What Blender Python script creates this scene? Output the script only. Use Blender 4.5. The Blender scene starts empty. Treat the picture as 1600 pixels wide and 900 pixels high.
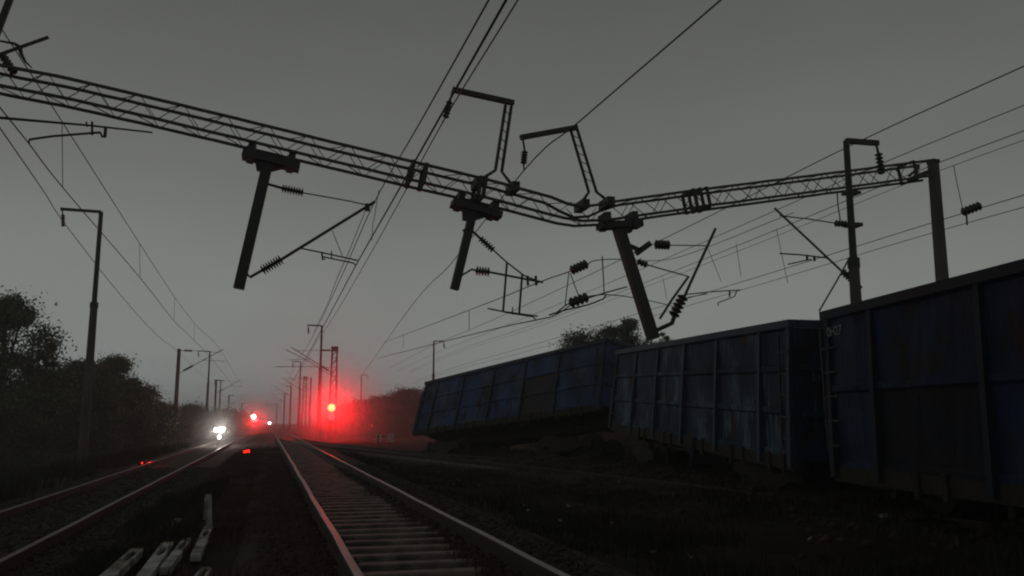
import bpy, math, random
import numpy as np
from mathutils import Vector, Matrix, Euler, noise
random.seed(7); rng = np.random.default_rng(7)
S = bpy.context.scene
COL = S.collection
R = math.radians

# ------------------------------------------------------------------ camera
CAMZ = 1.37; PITCH = R(8.92); YAW = R(15.54); F = 1350.0
cam = bpy.data.cameras.new('camera'); co = bpy.data.objects.new('camera', cam); COL.objects.link(co)
cam.sensor_width = 36; cam.lens = F / 1600 * 36; cam.clip_end = 5000; cam.clip_start = 0.05
co.location = (0, 0, CAMZ); co.rotation_euler = (math.pi / 2 + PITCH, 0, -YAW)
S.camera = co
# ------------------------------------------------------------------ world: dull overcast dusk
W = bpy.data.worlds.new('World'); S.world = W; W.use_nodes = True
nt = W.node_tree; N = nt.nodes; L = nt.links; N.clear()
def nd(t, **k):
    n = N.new(t)
    for a, b in k.items(): setattr(n, a, b)
    return n
out = nd('ShaderNodeOutputWorld'); bg = nd('ShaderNodeBackground'); L.new(bg.outputs[0], out.inputs[0])
sky = nd('ShaderNodeTexSky'); sky.sky_type = 'NISHITA'; sky.sun_disc = False
SUN_EL, SUN_ROT = R(6), R(-60)
sky.sun_elevation = SUN_EL; sky.sun_rotation = SUN_ROT; sky.dust_density = 6
hs = nd('ShaderNodeHueSaturation'); hs.inputs['Saturation'].default_value = 0.15; hs.inputs['Value'].default_value = 0.02
L.new(sky.outputs[0], hs.inputs['Color'])
tc = nd('ShaderNodeTexCoord'); sx = nd('ShaderNodeSeparateXYZ'); L.new(tc.outputs['Generated'], sx.inputs[0])
ramp = nd('ShaderNodeValToRGB'); L.new(sx.outputs['Z'], ramp.inputs[0])
e = ramp.color_ramp.elements
e[0].position = 0.0; e[0].color = (0.34, 0.37, 0.365, 1)
e[1].position = 1.0; e[1].color = (0.08, 0.083, 0.08, 1)
for p, c in ((0.12, (0.262, 0.277, 0.263, 1)), (0.27, (0.176, 0.182, 0.172, 1)), (0.5, (0.110, 0.114, 0.108, 1))):
    q = ramp.color_ramp.elements.new(p); q.color = c
nz = nd('ShaderNodeTexNoise'); nz.inputs['Scale'].default_value = 1.7; nz.inputs['Detail'].default_value = 5
mp = nd('ShaderNodeMapping'); mp.inputs['Scale'].default_value = (1, 1, 3); L.new(tc.outputs['Generated'], mp.inputs[0]); L.new(mp.outputs[0], nz.inputs['Vector'])
mr = nd('ShaderNodeMapRange'); mr.inputs[3].default_value = 0.76; mr.inputs[4].default_value = 1.24; L.new(nz.outputs['Fac'], mr.inputs[0])
vm = nd('ShaderNodeVectorMath', operation='SCALE'); L.new(ramp.outputs[0], vm.inputs[0]); L.new(mr.outputs[0], vm.inputs['Scale'])
mx = nd('ShaderNodeMixRGB'); mx.inputs[0].default_value = 0.10; L.new(vm.outputs[0], mx.inputs[1]); L.new(hs.outputs[0], mx.inputs[2])
L.new(mx.outputs[0], bg.inputs[0]); bg.inputs[1].default_value = 0.92
sun = bpy.data.lights.new('sun', 'SUN'); sun.energy = 0.03; sun.angle = R(30); sun.color = (1, 0.97, 0.93)
so = bpy.data.objects.new('sun', sun); COL.objects.link(so)
so.rotation_euler = (R(90) - SUN_EL, 0, R(180) - SUN_ROT)
S.view_settings.view_transform = 'Standard'; S.view_settings.look = 'None'; S.view_settings.exposure = 0.0; S.view_settings.gamma = 1
S.cycles.use_denoising = True; S.cycles.volume_bounces = 1; S.cycles.filter_width = 2.1
S.cycles.max_bounces = 6; S.cycles.sample_clamp_indirect = 3

# ------------------------------------------------------------------ pixel to ray helpers (photo pixels of 1600x900)
FWD = Vector((math.sin(YAW), math.cos(YAW), 0)); RGT = Vector((math.cos(YAW), -math.sin(YAW), 0)); UP = Vector((0, 0, 1))
def ray(px, py):
    t = (py - 450) / F
    return RGT * ((px - 800) / F) + FWD * (math.cos(PITCH) + t * math.sin(PITCH)) + UP * (math.sin(PITCH) - t * math.cos(PITCH))
O = Vector((0, 0, CAMZ))
def at(px, py, d): return O + ray(px, py) * d                      # d metres of camera depth
def aty(px, py, Y): r = ray(px, py); return O + r * (Y / r.y)
def atz(px, py, z): r = ray(px, py); return O + r * ((z - CAMZ) / r.z)
def foot(px, d):
    r = ray(px, 662); p = O + r * d; return Vector((p.x, p.y, 0))

# ------------------------------------------------------------------ materials
MATS = {}
def mat(name, col, rough=0.7, metal=0.0, col2=None, nscale=6.0, stretch=(1, 1, 1), bump=0.15, bscale=None, lo=0.35, hi=0.65, spec=0.5, detail=6):
    m = bpy.data.materials.new(name); m.use_nodes = True; n = m.node_tree.nodes; l = m.node_tree.links
    b = n['Principled BSDF']; b.inputs['Roughness'].default_value = rough; b.inputs['Metallic'].default_value = metal
    b.inputs['Specular IOR Level'].default_value = spec
    geo = n.new('ShaderNodeNewGeometry'); mpn = n.new('ShaderNodeMapping'); mpn.inputs['Scale'].default_value = stretch
    l.new(geo.outputs['Position'], mpn.inputs[0])
    t = n.new('ShaderNodeTexNoise'); t.inputs['Scale'].default_value = nscale; t.inputs['Detail'].default_value = detail
    l.new(mpn.outputs[0], t.inputs['Vector'])
    r = n.new('ShaderNodeValToRGB'); r.color_ramp.elements[0].position = lo; r.color_ramp.elements[1].position = hi
    c2 = col2 or tuple(x * 0.55 for x in col)
    r.color_ramp.elements[0].color = (*c2, 1); r.color_ramp.elements[1].color = (*col, 1)
    l.new(t.outputs['Fac'], r.inputs[0]); l.new(r.outputs[0], b.inputs['Base Color'])
    if bump:
        t2 = n.new('ShaderNodeTexNoise'); t2.inputs['Scale'].default_value = bscale or nscale * 6; t2.inputs['Detail'].default_value = 5
        l.new(geo.outputs['Position'], t2.inputs['Vector'])
        bp = n.new('ShaderNodeBump'); bp.inputs['Strength'].default_value = bump; bp.inputs['Distance'].default_value = 0.05
        l.new(t2.outputs['Fac'], bp.inputs['Height']); l.new(bp.outputs[0], b.inputs['Normal'])
    MATS[name] = m; return m
def emit(name, col, s):
    m = bpy.data.materials.new(name); m.use_nodes = True; b = m.node_tree.nodes['Principled BSDF']
    b.inputs['Base Color'].default_value = (*[min(c, .6) for c in col], 1)
    b.inputs['Emission Color'].default_value = (*col, 1); b.inputs['Emission Strength'].default_value = s
    MATS[name] = m; return m
M_ground = mat('soil_and_grass', (0.026, 0.023, 0.015), 0.95, col2=(0.02, 0.015, 0.011), nscale=0.7, bump=0.8, bscale=14, spec=0.15)
M_ballast = mat('ballast', (0.05, 0.038, 0.03), 0.85, col2=(0.02, 0.015, 0.012), nscale=9, bump=1.0, bscale=26, spec=0.3)
M_stone = mat('stone', (0.06, 0.046, 0.037), 0.8, col2=(0.022, 0.017, 0.014), nscale=5, bump=0.4, spec=0.3)
M_sleeper = mat('sleeper_concrete', (0.18, 0.148, 0.12), 0.6, col2=(0.05, 0.04, 0.033), nscale=4, bump=0.5, bscale=40)
M_sleeper_pale = mat('pale_concrete', (0.55, 0.56, 0.51), 0.7, col2=(0.10, 0.09, 0.07), nscale=4.5, bump=0.4, bscale=60)
M_yellow = mat('mossy_end', (0.35, 0.27, 0.12), 0.8, col2=(0.16, 0.13, 0.06), nscale=12)
M_railtop = mat('rail_steel', (0.34, 0.31, 0.285), 0.42, 0.75, col2=(0.27, 0.22, 0.19), nscale=3, stretch=(4, .6, 4), bump=0.05)
M_raildull = mat('dull_rail_steel', (0.17, 0.13, 0.11), 0.42, 0.6, col2=(0.09, 0.06, 0.05), nscale=3, stretch=(4, .6, 4), bump=0.05)
M_railside = mat('rusty_rail', (0.045, 0.031, 0.025), 0.8, 0.0, nscale=12, bump=0.4)
M_steel = mat('galvanised_dark', (0.045, 0.05, 0.048), 0.6, 0.3, nscale=5, bump=0.1)
M_iron = mat('dark_iron', (0.028, 0.03, 0.03), 0.6, 0.2, nscale=5, bump=0.1)
M_insul = mat('brown_porcelain', (0.03, 0.02, 0.016), 0.35, nscale=5, bump=0)
M_conc = mat('mast_concrete', (0.10, 0.098, 0.09), 0.85, nscale=2, stretch=(1, 1, .3), bump=0.3)
M_wire = mat('copper_wire', (0.035, 0.035, 0.035), 0.6, 0.3, bump=0)
M_bark = mat('bark', (0.05, 0.04, 0.03), 0.9, nscale=8, bump=0.5)
M_leaf = mat('leaf', (0.105, 0.135, 0.05), 0.6, col2=(0.045, 0.062, 0.024), nscale=1.2, bump=0, lo=.3, hi=.7)
M_leaf2 = mat('leaf_dull', (0.075, 0.085, 0.04), 0.7, col2=(0.035, 0.042, 0.02), nscale=1.0, bump=0, lo=.3, hi=.7)
M_grass = mat('grass_blade', (0.034, 0.036, 0.016), 0.8, spec=.15, col2=(0.018, 0.015, 0.01), nscale=1.5, bump=0)
M_drygrass = mat('dry_grass', (0.10, 0.052, 0.036), 0.8, col2=(0.045, 0.023, 0.017), nscale=1.5, bump=0)
M_white = mat('white_paint', (0.7, 0.7, 0.68), 0.5, nscale=9, bump=0)
M_petal = mat('petal', (0.3, 0.28, 0.17), 0.7, nscale=9, bump=0)
M_post1 = mat('dark_blue_post_paint', (0.025, 0.035, 0.06), 0.6, nscale=2, bump=.15, spec=.3)
M_blue1r = mat('rusted_blue_paint', (0.028, 0.03, 0.045), 0.8, col2=(0.04, 0.026, 0.02), nscale=2, bump=0.3)
def wagon_mat(name, base, dark, streak, amount):
    m = mat(name, base, 0.65, col2=dark, nscale=1.1, bump=0.2, bscale=12, spec=.16)
    n = m.node_tree.nodes; l = m.node_tree.links; b = n['Principled BSDF']; src = b.inputs['Base Color'].links[0].from_socket
    geo = n.new('ShaderNodeNewGeometry'); mpn = n.new('ShaderNodeMapping'); mpn.inputs['Scale'].default_value = (9, 9, .7); l.new(geo.outputs['Position'], mpn.inputs[0])
    t = n.new('ShaderNodeTexNoise'); t.inputs['Scale'].default_value = 1.6; t.inputs['Detail'].default_value = 8; t.inputs['Roughness'].default_value = .7; l.new(mpn.outputs[0], t.inputs['Vector'])
    t2 = n.new('ShaderNodeTexNoise'); t2.inputs['Scale'].default_value = .9; l.new(geo.outputs['Position'], t2.inputs['Vector'])
    mu = n.new('ShaderNodeMath'); mu.operation = 'MULTIPLY'; l.new(t.outputs['Fac'], mu.inputs[0]); l.new(t2.outputs['Fac'], mu.inputs[1])
    r = n.new('ShaderNodeMapRange'); r.inputs[1].default_value = .26; r.inputs[2].default_value = .36; r.inputs[4].default_value = amount; l.new(mu.outputs[0], r.inputs[0])
    mxx = n.new('ShaderNodeMixRGB'); l.new(r.outputs[0], mxx.inputs[0]); l.new(src, mxx.inputs[1]); mxx.inputs[2].default_value = (*streak, 1)
    t3 = n.new('ShaderNodeTexNoise'); t3.inputs['Scale'].default_value = 1.0; t3.inputs['Detail'].default_value = 9; t3.inputs['Roughness'].default_value = .65
    mp3 = n.new('ShaderNodeMapping'); mp3.inputs['Scale'].default_value = (2.2, 2.2, 1.1); mp3.inputs['Location'].default_value = (5, 3, 8); l.new(geo.outputs['Position'], mp3.inputs[0]); l.new(mp3.outputs[0], t3.inputs['Vector'])
    r3 = n.new('ShaderNodeMapRange'); r3.inputs[1].default_value = .54; r3.inputs[2].default_value = .62; r3.inputs[4].default_value = .85; l.new(t3.outputs['Fac'], r3.inputs[0])
    m3 = n.new('ShaderNodeMixRGB'); l.new(r3.outputs[0], m3.inputs[0]); l.new(mxx.outputs[0], m3.inputs[1]); m3.inputs[2].default_value = (.016, .010, .008, 1)
    l.new(m3.outputs[0], b.inputs['Base Color']); return m
M_blue1 = wagon_mat('worn_blue_paint', (0.036, 0.078, 0.19), (0.024, 0.036, 0.07), (0.16, 0.19, 0.22), .4)
M_blue2 = wagon_mat('weathered_teal_paint', (0.008, 0.030, 0.066), (0.004, 0.012, 0.026), (0.17, 0.27, 0.33), .6)
M_post2 = mat('teal_post_paint', (0.012, 0.038, 0.070), 0.55, nscale=2, bump=.15, spec=.3)
M_blue3 = wagon_mat('navy_paint', (0.006, 0.021, 0.070), (0.004, 0.012, 0.030), (0.04, 0.055, 0.07), .35)
M_post3 = mat('navy_post_paint', (0.006, 0.017, 0.032), 0.6, nscale=2, bump=.15, spec=.25)
M_rust = mat('rusty_underframe', (0.02, 0.015, 0.012), 0.85, nscale=3, bump=0.5)
M_rustdoor = mat('rusty_door_paint', (0.006, 0.011, 0.022), 0.75, col2=(0.011, 0.010, 0.011), nscale=1.5, bump=0.3, spec=.2)

# ------------------------------------------------------------------ mesh builder
class MB:
    def __init__(s): s.v = []; s.f = []
    def add(s, vs, fs):
        b = len(s.v); s.v += [tuple(v) for v in vs]; s.f += [tuple(i + b for i in f) for f in fs]; return s
    def box(s, c, d, m=None):
        x, y, z = d[0] / 2, d[1] / 2, d[2] / 2
        vs = [Vector(p) for p in ((-x, -y, -z), (x, -y, -z), (x, y, -z), (-x, y, -z), (-x, -y, z), (x, -y, z), (x, y, z), (-x, y, z))]
        if m is not None: vs = [m @ v for v in vs]
        vs = [v + Vector(c) for v in vs]
        return s.add(vs, [(3, 2, 1, 0), (4, 5, 6, 7), (0, 1, 5, 4), (1, 2, 6, 5), (2, 3, 7, 6), (3, 0, 4, 7)])
    def bar(s, a, b, w, h=None, side=None):
        a = Vector(a); b = Vector(b); t = b - a; ln = t.length
        if ln < 1e-6: return s
        t /= ln; sd = Vector(side) if side is not None else (Vector((0, 1, 0)) if abs(t.y) < .9 else Vector((1, 0, 0)))
        n = t.cross(sd).normalized(); sd = n.cross(t).normalized(); h = h or w
        vs = [p + sd * (i * w / 2) + n * (j * h / 2) for p in (a, b) for i, j in ((-1, -1), (1, -1), (1, 1), (-1, 1))]
        return s.add(vs, [(3, 2, 1, 0), (4, 5, 6, 7), (0, 1, 5, 4), (1, 2, 6, 5), (2, 3, 7, 6), (3, 0, 4, 7)])
    def path(s, pts, r, n=6, caps=True):
        pts = [Vector(p) for p in pts]; rs = r if isinstance(r, (list, tuple)) else [r] * len(pts); b = len(s.v)
        prev = None
        for i, p in enumerate(pts):
            t = (pts[min(i + 1, len(pts) - 1)] - pts[max(i - 1, 0)]).normalized()
            ref = Vector((0, 0, 1)) if abs(t.z) < .95 else Vector((1, 0, 0))
            if prev is not None: ref = prev
            u = t.cross(ref).normalized(); w = u.cross(t).normalized(); prev = w
            for k in range(n):
                a = 2 * math.pi * k / n; s.v.append(tuple(p + (u * math.cos(a) + w * math.sin(a)) * rs[i]))
        for i in range(len(pts) - 1):
            for k in range(n):
                k2 = (k + 1) % n; s.f.append((b + i * n + k, b + i * n + k2, b + (i + 1) * n + k2, b + (i + 1) * n + k))
        if caps:
            s.f.append(tuple(b + k for k in range(n))[::-1]); s.f.append(tuple(b + (len(pts) - 1) * n + k for k in range(n)))
        return s
    def tube(s, a, b, r0, r1=None, n=8): return s.path([a, b], [r0, r0 if r1 is None else r1], n)
    def insulator(s, a, b, r=.085, k=7, core=.035):
        a = Vector(a); b = Vector(b); pts = []; rs = []
        for i in range(k):
            t0 = (i + .15) / k; t1 = (i + .5) / k; t2 = (i + .62) / k; t3 = (i + .95) / k
            pts += [a.lerp(b, t) for t in (t0, t1, t2, t3)]; rs += [core, r, r * .95, core]
        return s.path([a] + pts + [b], [core * .8] + rs + [core * .8], 10)
    def build(s, name, m, parent=None, smooth=False):
        off = Vector(parent_origin(parent)) if parent is not None else Vector((0, 0, 0))
        me = bpy.data.meshes.new(name); me.from_pydata([(v[0] - off.x, v[1] - off.y, v[2] - off.z) for v in s.v], [], s.f)
        if smooth: me.shade_smooth()
        if m: me.materials.append(m)
        o = bpy.data.objects.new(name, me); COL.objects.link(o)
        if parent is not None: o.parent = parent
        return o
def parent_origin(p):
    v = Vector((0, 0, 0))
    while p is not None: v += p.location; p = p.parent
    return v
def tag(o, label=None, cat=None, group=None, kind=None):
    if label: o['label'] = label
    if cat: o['category'] = cat
    if group: o['group'] = group
    if kind: o['kind'] = kind
    return o
def thing(name, label, cat, loc=(0, 0, 0), group=None):
    o = bpy.data.objects.new(name, None); COL.objects.link(o); o.location = loc; o.empty_display_size = .3
    return tag(o, label, cat, group)
KIDS = {}
def copy_tree(o, loc=None, label=None, scale=None, rotz=None):
    bpy_children = [c for c in COL.objects if c.parent == o]
    c = o.copy(); COL.objects.link(c)
    if loc is not None: c.location = loc
    if label: c['label'] = label
    if scale: c.scale = scale if isinstance(scale, (tuple, list)) else (scale,) * 3
    if rotz is not None: c.rotation_euler.z = rotz
    for k in bpy_children:
        d = copy_tree(k); d.parent = c
    return c
def from_np(name, V, Fq, m, parent=None):
    me = bpy.data.meshes.new(name); nv = len(V); k = Fq.shape[1]; nf = len(Fq)
    me.vertices.add(nv); me.vertices.foreach_set('co', np.ascontiguousarray(V, dtype=np.float32).ravel())
    me.loops.add(nf * k); me.loops.foreach_set('vertex_index', np.ascontiguousarray(Fq, dtype=np.int32).ravel())
    me.polygons.add(nf); me.polygons.foreach_set('loop_start', np.arange(0, nf * k, k, dtype=np.int32))
    me.update(calc_edges=True); me.materials.append(m)
    o = bpy.data.objects.new(name, me); COL.objects.link(o)
    if parent is not None: o.parent = parent
    return o

# ------------------------------------------------------------------ ground
def sstep(a, b, x): t = np.clip((x - a) / (b - a), 0, 1); return t * t * (3 - 2 * t)
def vnoise(x, y, s, seed=0):
    x = np.asarray(x, float) * s + seed * 13.7; y = np.asarray(y, float) * s + seed * 7.3
    xi = np.floor(x); yi = np.floor(y); fx = x - xi; fy = y - yi; fx = fx * fx * (3 - 2 * fx); fy = fy * fy * (3 - 2 * fy)
    def h(a, b): v = np.sin(a * 127.1 + b * 311.7 + seed) * 43758.5453; return v - np.floor(v)
    return (h(xi, yi) * (1 - fx) + h(xi + 1, yi) * fx) * (1 - fy) + (h(xi, yi + 1) * (1 - fx) + h(xi + 1, yi + 1) * fx) * fy
TP = [(1.48, 84), (1.9, 68), (3.4, 52), (5.6, 38), (7.6, 27), (9.0, 16), (9.5, 6), (9.5, -6)]   # siding centre line
def tp_x(Y): return np.interp(Y, [p[1] for p in TP][::-1], [p[0] for p in TP][::-1])
def gz(X, Y):
    X = np.asarray(X, float); Y = np.asarray(Y, float)
    z = -0.28 * sstep(-0.9, -2.0, X)
    z = z - 0.12 * sstep(3.3, 4.6, X) + .28 * np.exp(-((X - 9.6) / 2.2) ** 2) * sstep(50, 34, Y)
    z = z - 0.5 * sstep(-6, -9, X) * (1 - .4 * sstep(-14, -22, X))
    z = z + 0.9 * sstep(9, 26, X) * sstep(45, 110, Y)
    z = z + 1.3 * sstep(12, 16.5, X) * sstep(62, 44, Y)
    am = .06 + .10 * sstep(4, 7, X) + .1 * sstep(-6, -8, X)
    z = z + (vnoise(X, Y, 1.4, 1) - .5) * am + (vnoise(X, Y, 4.5, 2) - .5) * am * .5
    return z
xs = np.unique(np.concatenate([np.arange(-9, 14, .16), np.arange(-30, 40, 1.0), np.linspace(-2500, 2500, 81), [-400, -200, -100, -60, 60, 100, 200, 400]]))
ys = np.unique(np.concatenate([np.arange(1.5, 32, .2), np.arange(32, 120, 1.2), np.linspace(-200, 3000, 65), np.arange(-20, 1.5, 2)]))
GX, GY = np.meshgrid(xs, ys); GZ = gz(GX, GY); nx, ny = len(xs), len(ys)
idx = (np.arange(ny - 1)[:, None] * nx + np.arange(nx - 1)[None, :]).ravel()
g = from_np('ground', np.stack([GX.ravel(), GY.ravel(), GZ.ravel()], 1), np.stack([idx, idx + 1, idx + nx + 1, idx + nx], 1), M_ground)
g.data.shade_smooth(); tag(g, 'dark rough ground with weeds between and beside the tracks', kind='structure')

def strip(name, cx, hw, ztop, zedge, y0, y1, m, amp=.025, step=.12, nxs=44, inner=lambda x: 0 * x):
    Y = np.concatenate([np.arange(y0, min(y1, 30), step), np.arange(min(y1, 30), y1, 1.0), [y1]]); u = np.linspace(-1, 1, nxs)
    U, YY = np.meshgrid(u, Y); c = cx(YY) if callable(cx) else cx
    X = c + U * hw; prof = sstep(1.0, .72, np.abs(U))
    ztop2 = ztop + inner(X - c)
    Z = zedge + (ztop2 - zedge) * prof + (vnoise(X, YY, 11, 5) - .5) * amp + (vnoise(X, YY, 25, 6) - .5) * amp
    n = nxs; i = (np.arange(len(Y) - 1)[:, None] * n + np.arange(n - 1)[None, :]).ravel()
    o = from_np(name, np.stack([X.ravel(), YY.ravel(), Z.ravel()], 1), np.stack([i, i + 1, i + n + 1, i + n], 1), m)
    return tag(o, kind='structure')
def bed_shape(x): return -.055 * sstep(.84, .74, np.abs(x)) + .035 * sstep(.86, .95, np.abs(x)) + .075 * np.exp(-((x - .58) / .1) ** 2) * sstep(.74, .7, np.abs(x))
strip('ballast_bed_middle', 1.48, 2.15, .05, -.25, 1.5, 420, M_ballast, inner=bed_shape, nxs=90)
strip('ballast_bed_left', -3.44, 2.1, -.212, -.55, 4, 420, M_ballast)
strip('ballast_bed_siding', tp_x, 1.9, .02, -.35, 4, 82, M_ballast, step=.3)

# ------------------------------------------------------------------ tracks
def rail_profile():
    return [(-.065, 0), (-.065, .012), (-.012, .03), (-.012, .12), (-.036, .132), (-.036, .165), (-.026, .172), (.026, .172), (.036, .165), (.036, .132), (.012, .12), (.012, .03), (.065, .012), (.065, 0)]
def rail(name, pts, z0, parent, joint=False):
    pr = rail_profile(); n = len(pr); vs = []; fs = []; k = len(pts)
    for i, p in enumerate(pts):
        a = Vector(pts[max(i - 1, 0)]); b = Vector(pts[min(i + 1, k - 1)]); t = (b - a); t.normalize(); nrm = Vector((t.y, -t.x))
        for (u, v) in pr: vs.append((p[0] + nrm.x * u, p[1] + nrm.y * u, z0 + v))
    for i in range(k - 1):
        for j in range(n - 1): fs.append((i * n + j, i * n + j + 1, (i + 1) * n + j + 1, (i + 1) * n + j)[::-1])
    mb = MB(); mb.v = vs; mb.f = fs; o = mb.build(name, M_railside, parent)
    o.data.materials.append(M_railtop)
    for q, p in enumerate(o.data.polygons):
        if q % (n - 1) in (5, 6, 7): p.material_index = 1
    return o
def sleeper_mesh():
    mb = MB(); w = .27
    # trapezoid section, ends thicker, dip in the middle
    st = [(-1.35, .05), (-1.3, .06), (-.95, .06), (-.5, .035), (.5, .035), (.95, .06), (1.3, .06), (1.35, .05)]
    vs = []
    for x, z in [(x, .06 if abs(x) < 1 else z) for x, z in st]: vs += [(x, -w / 2, -.1), (x, -w / 2 + .04, z - .015), (x, -w / 2 + .055, z), (x, w / 2 - .055, z), (x, w / 2 - .04, z - .015), (x, w / 2, -.1)]
    fs = []
    for i in range(len(st) - 1):
        for j in range(5): fs.append((i * 6 + j, (i + 1) * 6 + j, (i + 1) * 6 + j + 1, i * 6 + j + 1)[::-1])
    k = len(st) - 1; fs += [tuple(range(6)), tuple(k * 6 + j for j in range(6))[::-1]]
    me = bpy.data.meshes.new('sleeper'); me.from_pydata(vs, [], fs); me.materials.append(M_sleeper); return me
SLM = sleeper_mesh()
def clip_mesh():
    mb = MB()
    for rx in (-.76, .76):
        for s in (-1, 1): mb.box((rx + s * .1, 0, .075), (.07, .09, .03)).box((rx + s * .1, 0, .1), (.03, .03, .04))
    o = mb.build('x', M_railside); me = o.data; bpy.data.objects.remove(o); me.name = 'rail_clip'; return me
CLM = clip_mesh()
def track(root, cx, z, y0, yn, yfar, slz, sp=.545):
    y = y0; i = 0
    while y < yn:
        o = bpy.data.objects.new('sleeper', SLM); COL.objects.link(o); o.parent = root
        o.location = (cx + random.uniform(-.03, .03), y + random.uniform(-.02, .02), slz); o.rotation_euler = (0, random.uniform(-.004, .004), random.uniform(-.012, .012))
        if y < 22:
            q = bpy.data.objects.new('rail_clip', CLM); COL.objects.link(q); q.parent = o; q['kind'] = 'stuff'
        y += sp
    mb = MB()
    while y < yfar: mb.box((cx, y, slz - .01), (2.7, .25, .13)); y += sp
    far = mb.build('distant_sleepers', M_sleeper, root); far['kind'] = 'stuff'
rt = thing('railway_track', 'middle railway track with worn rails on concrete sleepers running away from the camera', 'track', (0, 0, 0))
yy = [1.5 + i * 1.0 for i in range(60)] + [62 + i * 10 for i in range(36)]
def wob(y, s): return .006 * math.sin(y * .8 + s) + .004 * math.sin(y * 2.1 + s)
for s, cx in ((0, .72), (1, 2.24)): rail('rail', [(cx + wob(y, s), y) for y in yy], .05, rt)
track(rt, 1.48, .22, 2.0, 85, 330, 0)
lt = thing('railway_track', 'left railway track nearest the dark trees, with reddish glints on its rails', 'track', (0, 0, 0))
for s, cx in ((2, -4.2), (3, -2.68)):
    ro = rail('rail', [(cx + wob(y, s), y) for y in yy], -.232, lt); ro.data.materials[1] = M_raildull
track(lt, -3.44, -.06, 5.0, 85, 330, -.282)
sd = thing('siding_track', 'siding track branching right from the middle track towards the derailed wagons', 'track', (0, 0, 0))
ty = np.arange(4, 82, 1.0)
for s in (-.76, .76):
    ro = rail('rail', [(float(tp_x(y)) + s, float(y)) for y in ty], .0, sd); ro.data.materials[1] = M_railside
for y in np.arange(26, 62, .6):
    o = bpy.data.objects.new('sleeper', SLM); COL.objects.link(o); o.parent = sd
    o.location = (float(tp_x(y)), float(y), -.01); o.rotation_euler.z = -math.atan((float(tp_x(y + .5)) - float(tp_x(y - .5))))
# ballast stones
def stones(name, X, Y, Z, sz, m):
    n = len(X); base = np.array([(0, 0, 1), (.9, 0, .1), (0, .9, 0), (-.9, 0, .1), (0, -.9, 0), (0, 0, -.8)], float)
    f = np.array([(0, 1, 2), (0, 2, 3), (0, 3, 4), (0, 4, 1), (5, 2, 1), (5, 3, 2), (5, 4, 3), (5, 1, 4)])
    V = base[None] * (1 + rng.uniform(-.3, .3, (n, 6, 1))) * sz[:, None, None] * np.array([1, 1, .7])
    a = rng.uniform(0, 6.28, n); c, s = np.cos(a)[:, None], np.sin(a)[:, None]
    x = V[..., 0] * c - V[..., 1] * s; y = V[..., 0] * s + V[..., 1] * c
    V = np.stack([x + X[:, None], y + Y[:, None], V[..., 2] + Z[:, None]], -1).reshape(-1, 3)
    Fq = (f[None] + (np.arange(n) * 6)[:, None, None]).reshape(-1, 3)
    return tag(from_np(name, V, Fq, m), 'loose ballast stones around the sleepers', kind='stuff')
n = 26000
Y = 2 + 26 * rng.random(n) ** 1.6; X = 1.48 + rng.uniform(-1.95, 1.95, n); k = (np.abs(X - 1.48) > .72) | ((X > 1.95)) | (((Y - 2.0) % .545 > .17) & ((Y - 2.0) % .545 < .375)); X = X[k]; Y = Y[k]; n = len(X)
stones('ballast_stones_middle', X, Y, .05 + bed_shape(X - 1.48) - .22 * sstep(1.45, 2, np.abs(X - 1.48)) + rng.uniform(-.02, .015, n), rng.uniform(.018, .045, n), M_stone)
n = 16000
Y = 6 + 28 * rng.random(n) ** 1.5; X = -3.44 + rng.uniform(-1.9, 1.9, n)
stones('ballast_stones_left', X, Y, -.212 - .2 * sstep(1.45, 2, np.abs(X + 3.44)) + rng.uniform(-.02, .02, n), rng.uniform(.018, .045, n), M_stone)
# turf creeping over the sleepers inside the right rail
def blades(name, X, Y, Z, h, m, label, w=.006):
    n = len(X); a = rng.uniform(0, 6.28, n); lean = rng.uniform(0, .55, n) * h; b = rng.uniform(0, 6.28, n)
    dx, dy = np.cos(a) * w * (1 + 2 * h), np.sin(a) * w * (1 + 2 * h)
    lx, ly = np.cos(b) * lean, np.sin(b) * lean
    V = np.stack([np.stack([X - dx, Y - dy, Z - .02], -1), np.stack([X + dx, Y + dy, Z - .02], -1),
                  np.stack([X + dx * .8 + lx * .35, Y + dy * .8 + ly * .35, Z + h * .6], -1), np.stack([X - dx * .8 + lx * .35, Y - dy * .8 + ly * .35, Z + h * .6], -1),
                  np.stack([X + lx, Y + ly, Z + h], -1)], 1).reshape(-1, 3)
    i = (np.arange(n) * 5)[:, None]
    Fq = np.concatenate([i + np.array([0, 1, 2]), i + np.array([0, 2, 3]), i + np.array([3, 2, 4])]).astype(np.int32)
    return tag(from_np(name, V, Fq, m), label, kind='stuff')
def clumped(n, fx, fy, s=.9, thr=.5):
    X = fx(n); Y = fy(n); k = vnoise(X, Y, s, 9) + rng.uniform(-.25, .25, n) > thr; return X[k], Y[k]
X, Y = clumped(90000, lambda n: rng.uniform(3.0, 14, n), lambda n: 3 + 42 * rng.random(n) ** 1.3, thr=.42)
blades('grass_right', X, Y, gz(X, Y), rng.uniform(.04, .09, len(X)) + .22 * vnoise(X, Y, 1.1, 4) ** 2, M_grass, 'dark grass and weeds between the middle track and the wagons')
X, Y = clumped(85000, lambda n: rng.uniform(-1.6, .6, n), lambda n: 3.5 + 45 * rng.random(n) ** 1.5, thr=.4)
blades('grass_between_tracks', X, Y, np.maximum(gz(X, Y), -.25 + .3 * sstep(1.0, .72, np.abs(X - 1.48) / 2.15)), rng.uniform(.03, .12, len(X)), M_drygrass, 'short reddish dry grass on the strip between the two tracks')
X, Y = clumped(50000, lambda n: rng.uniform(-16, -5.3, n), lambda n: 8 + 60 * rng.random(n) ** 1.3, thr=.4)
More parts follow.
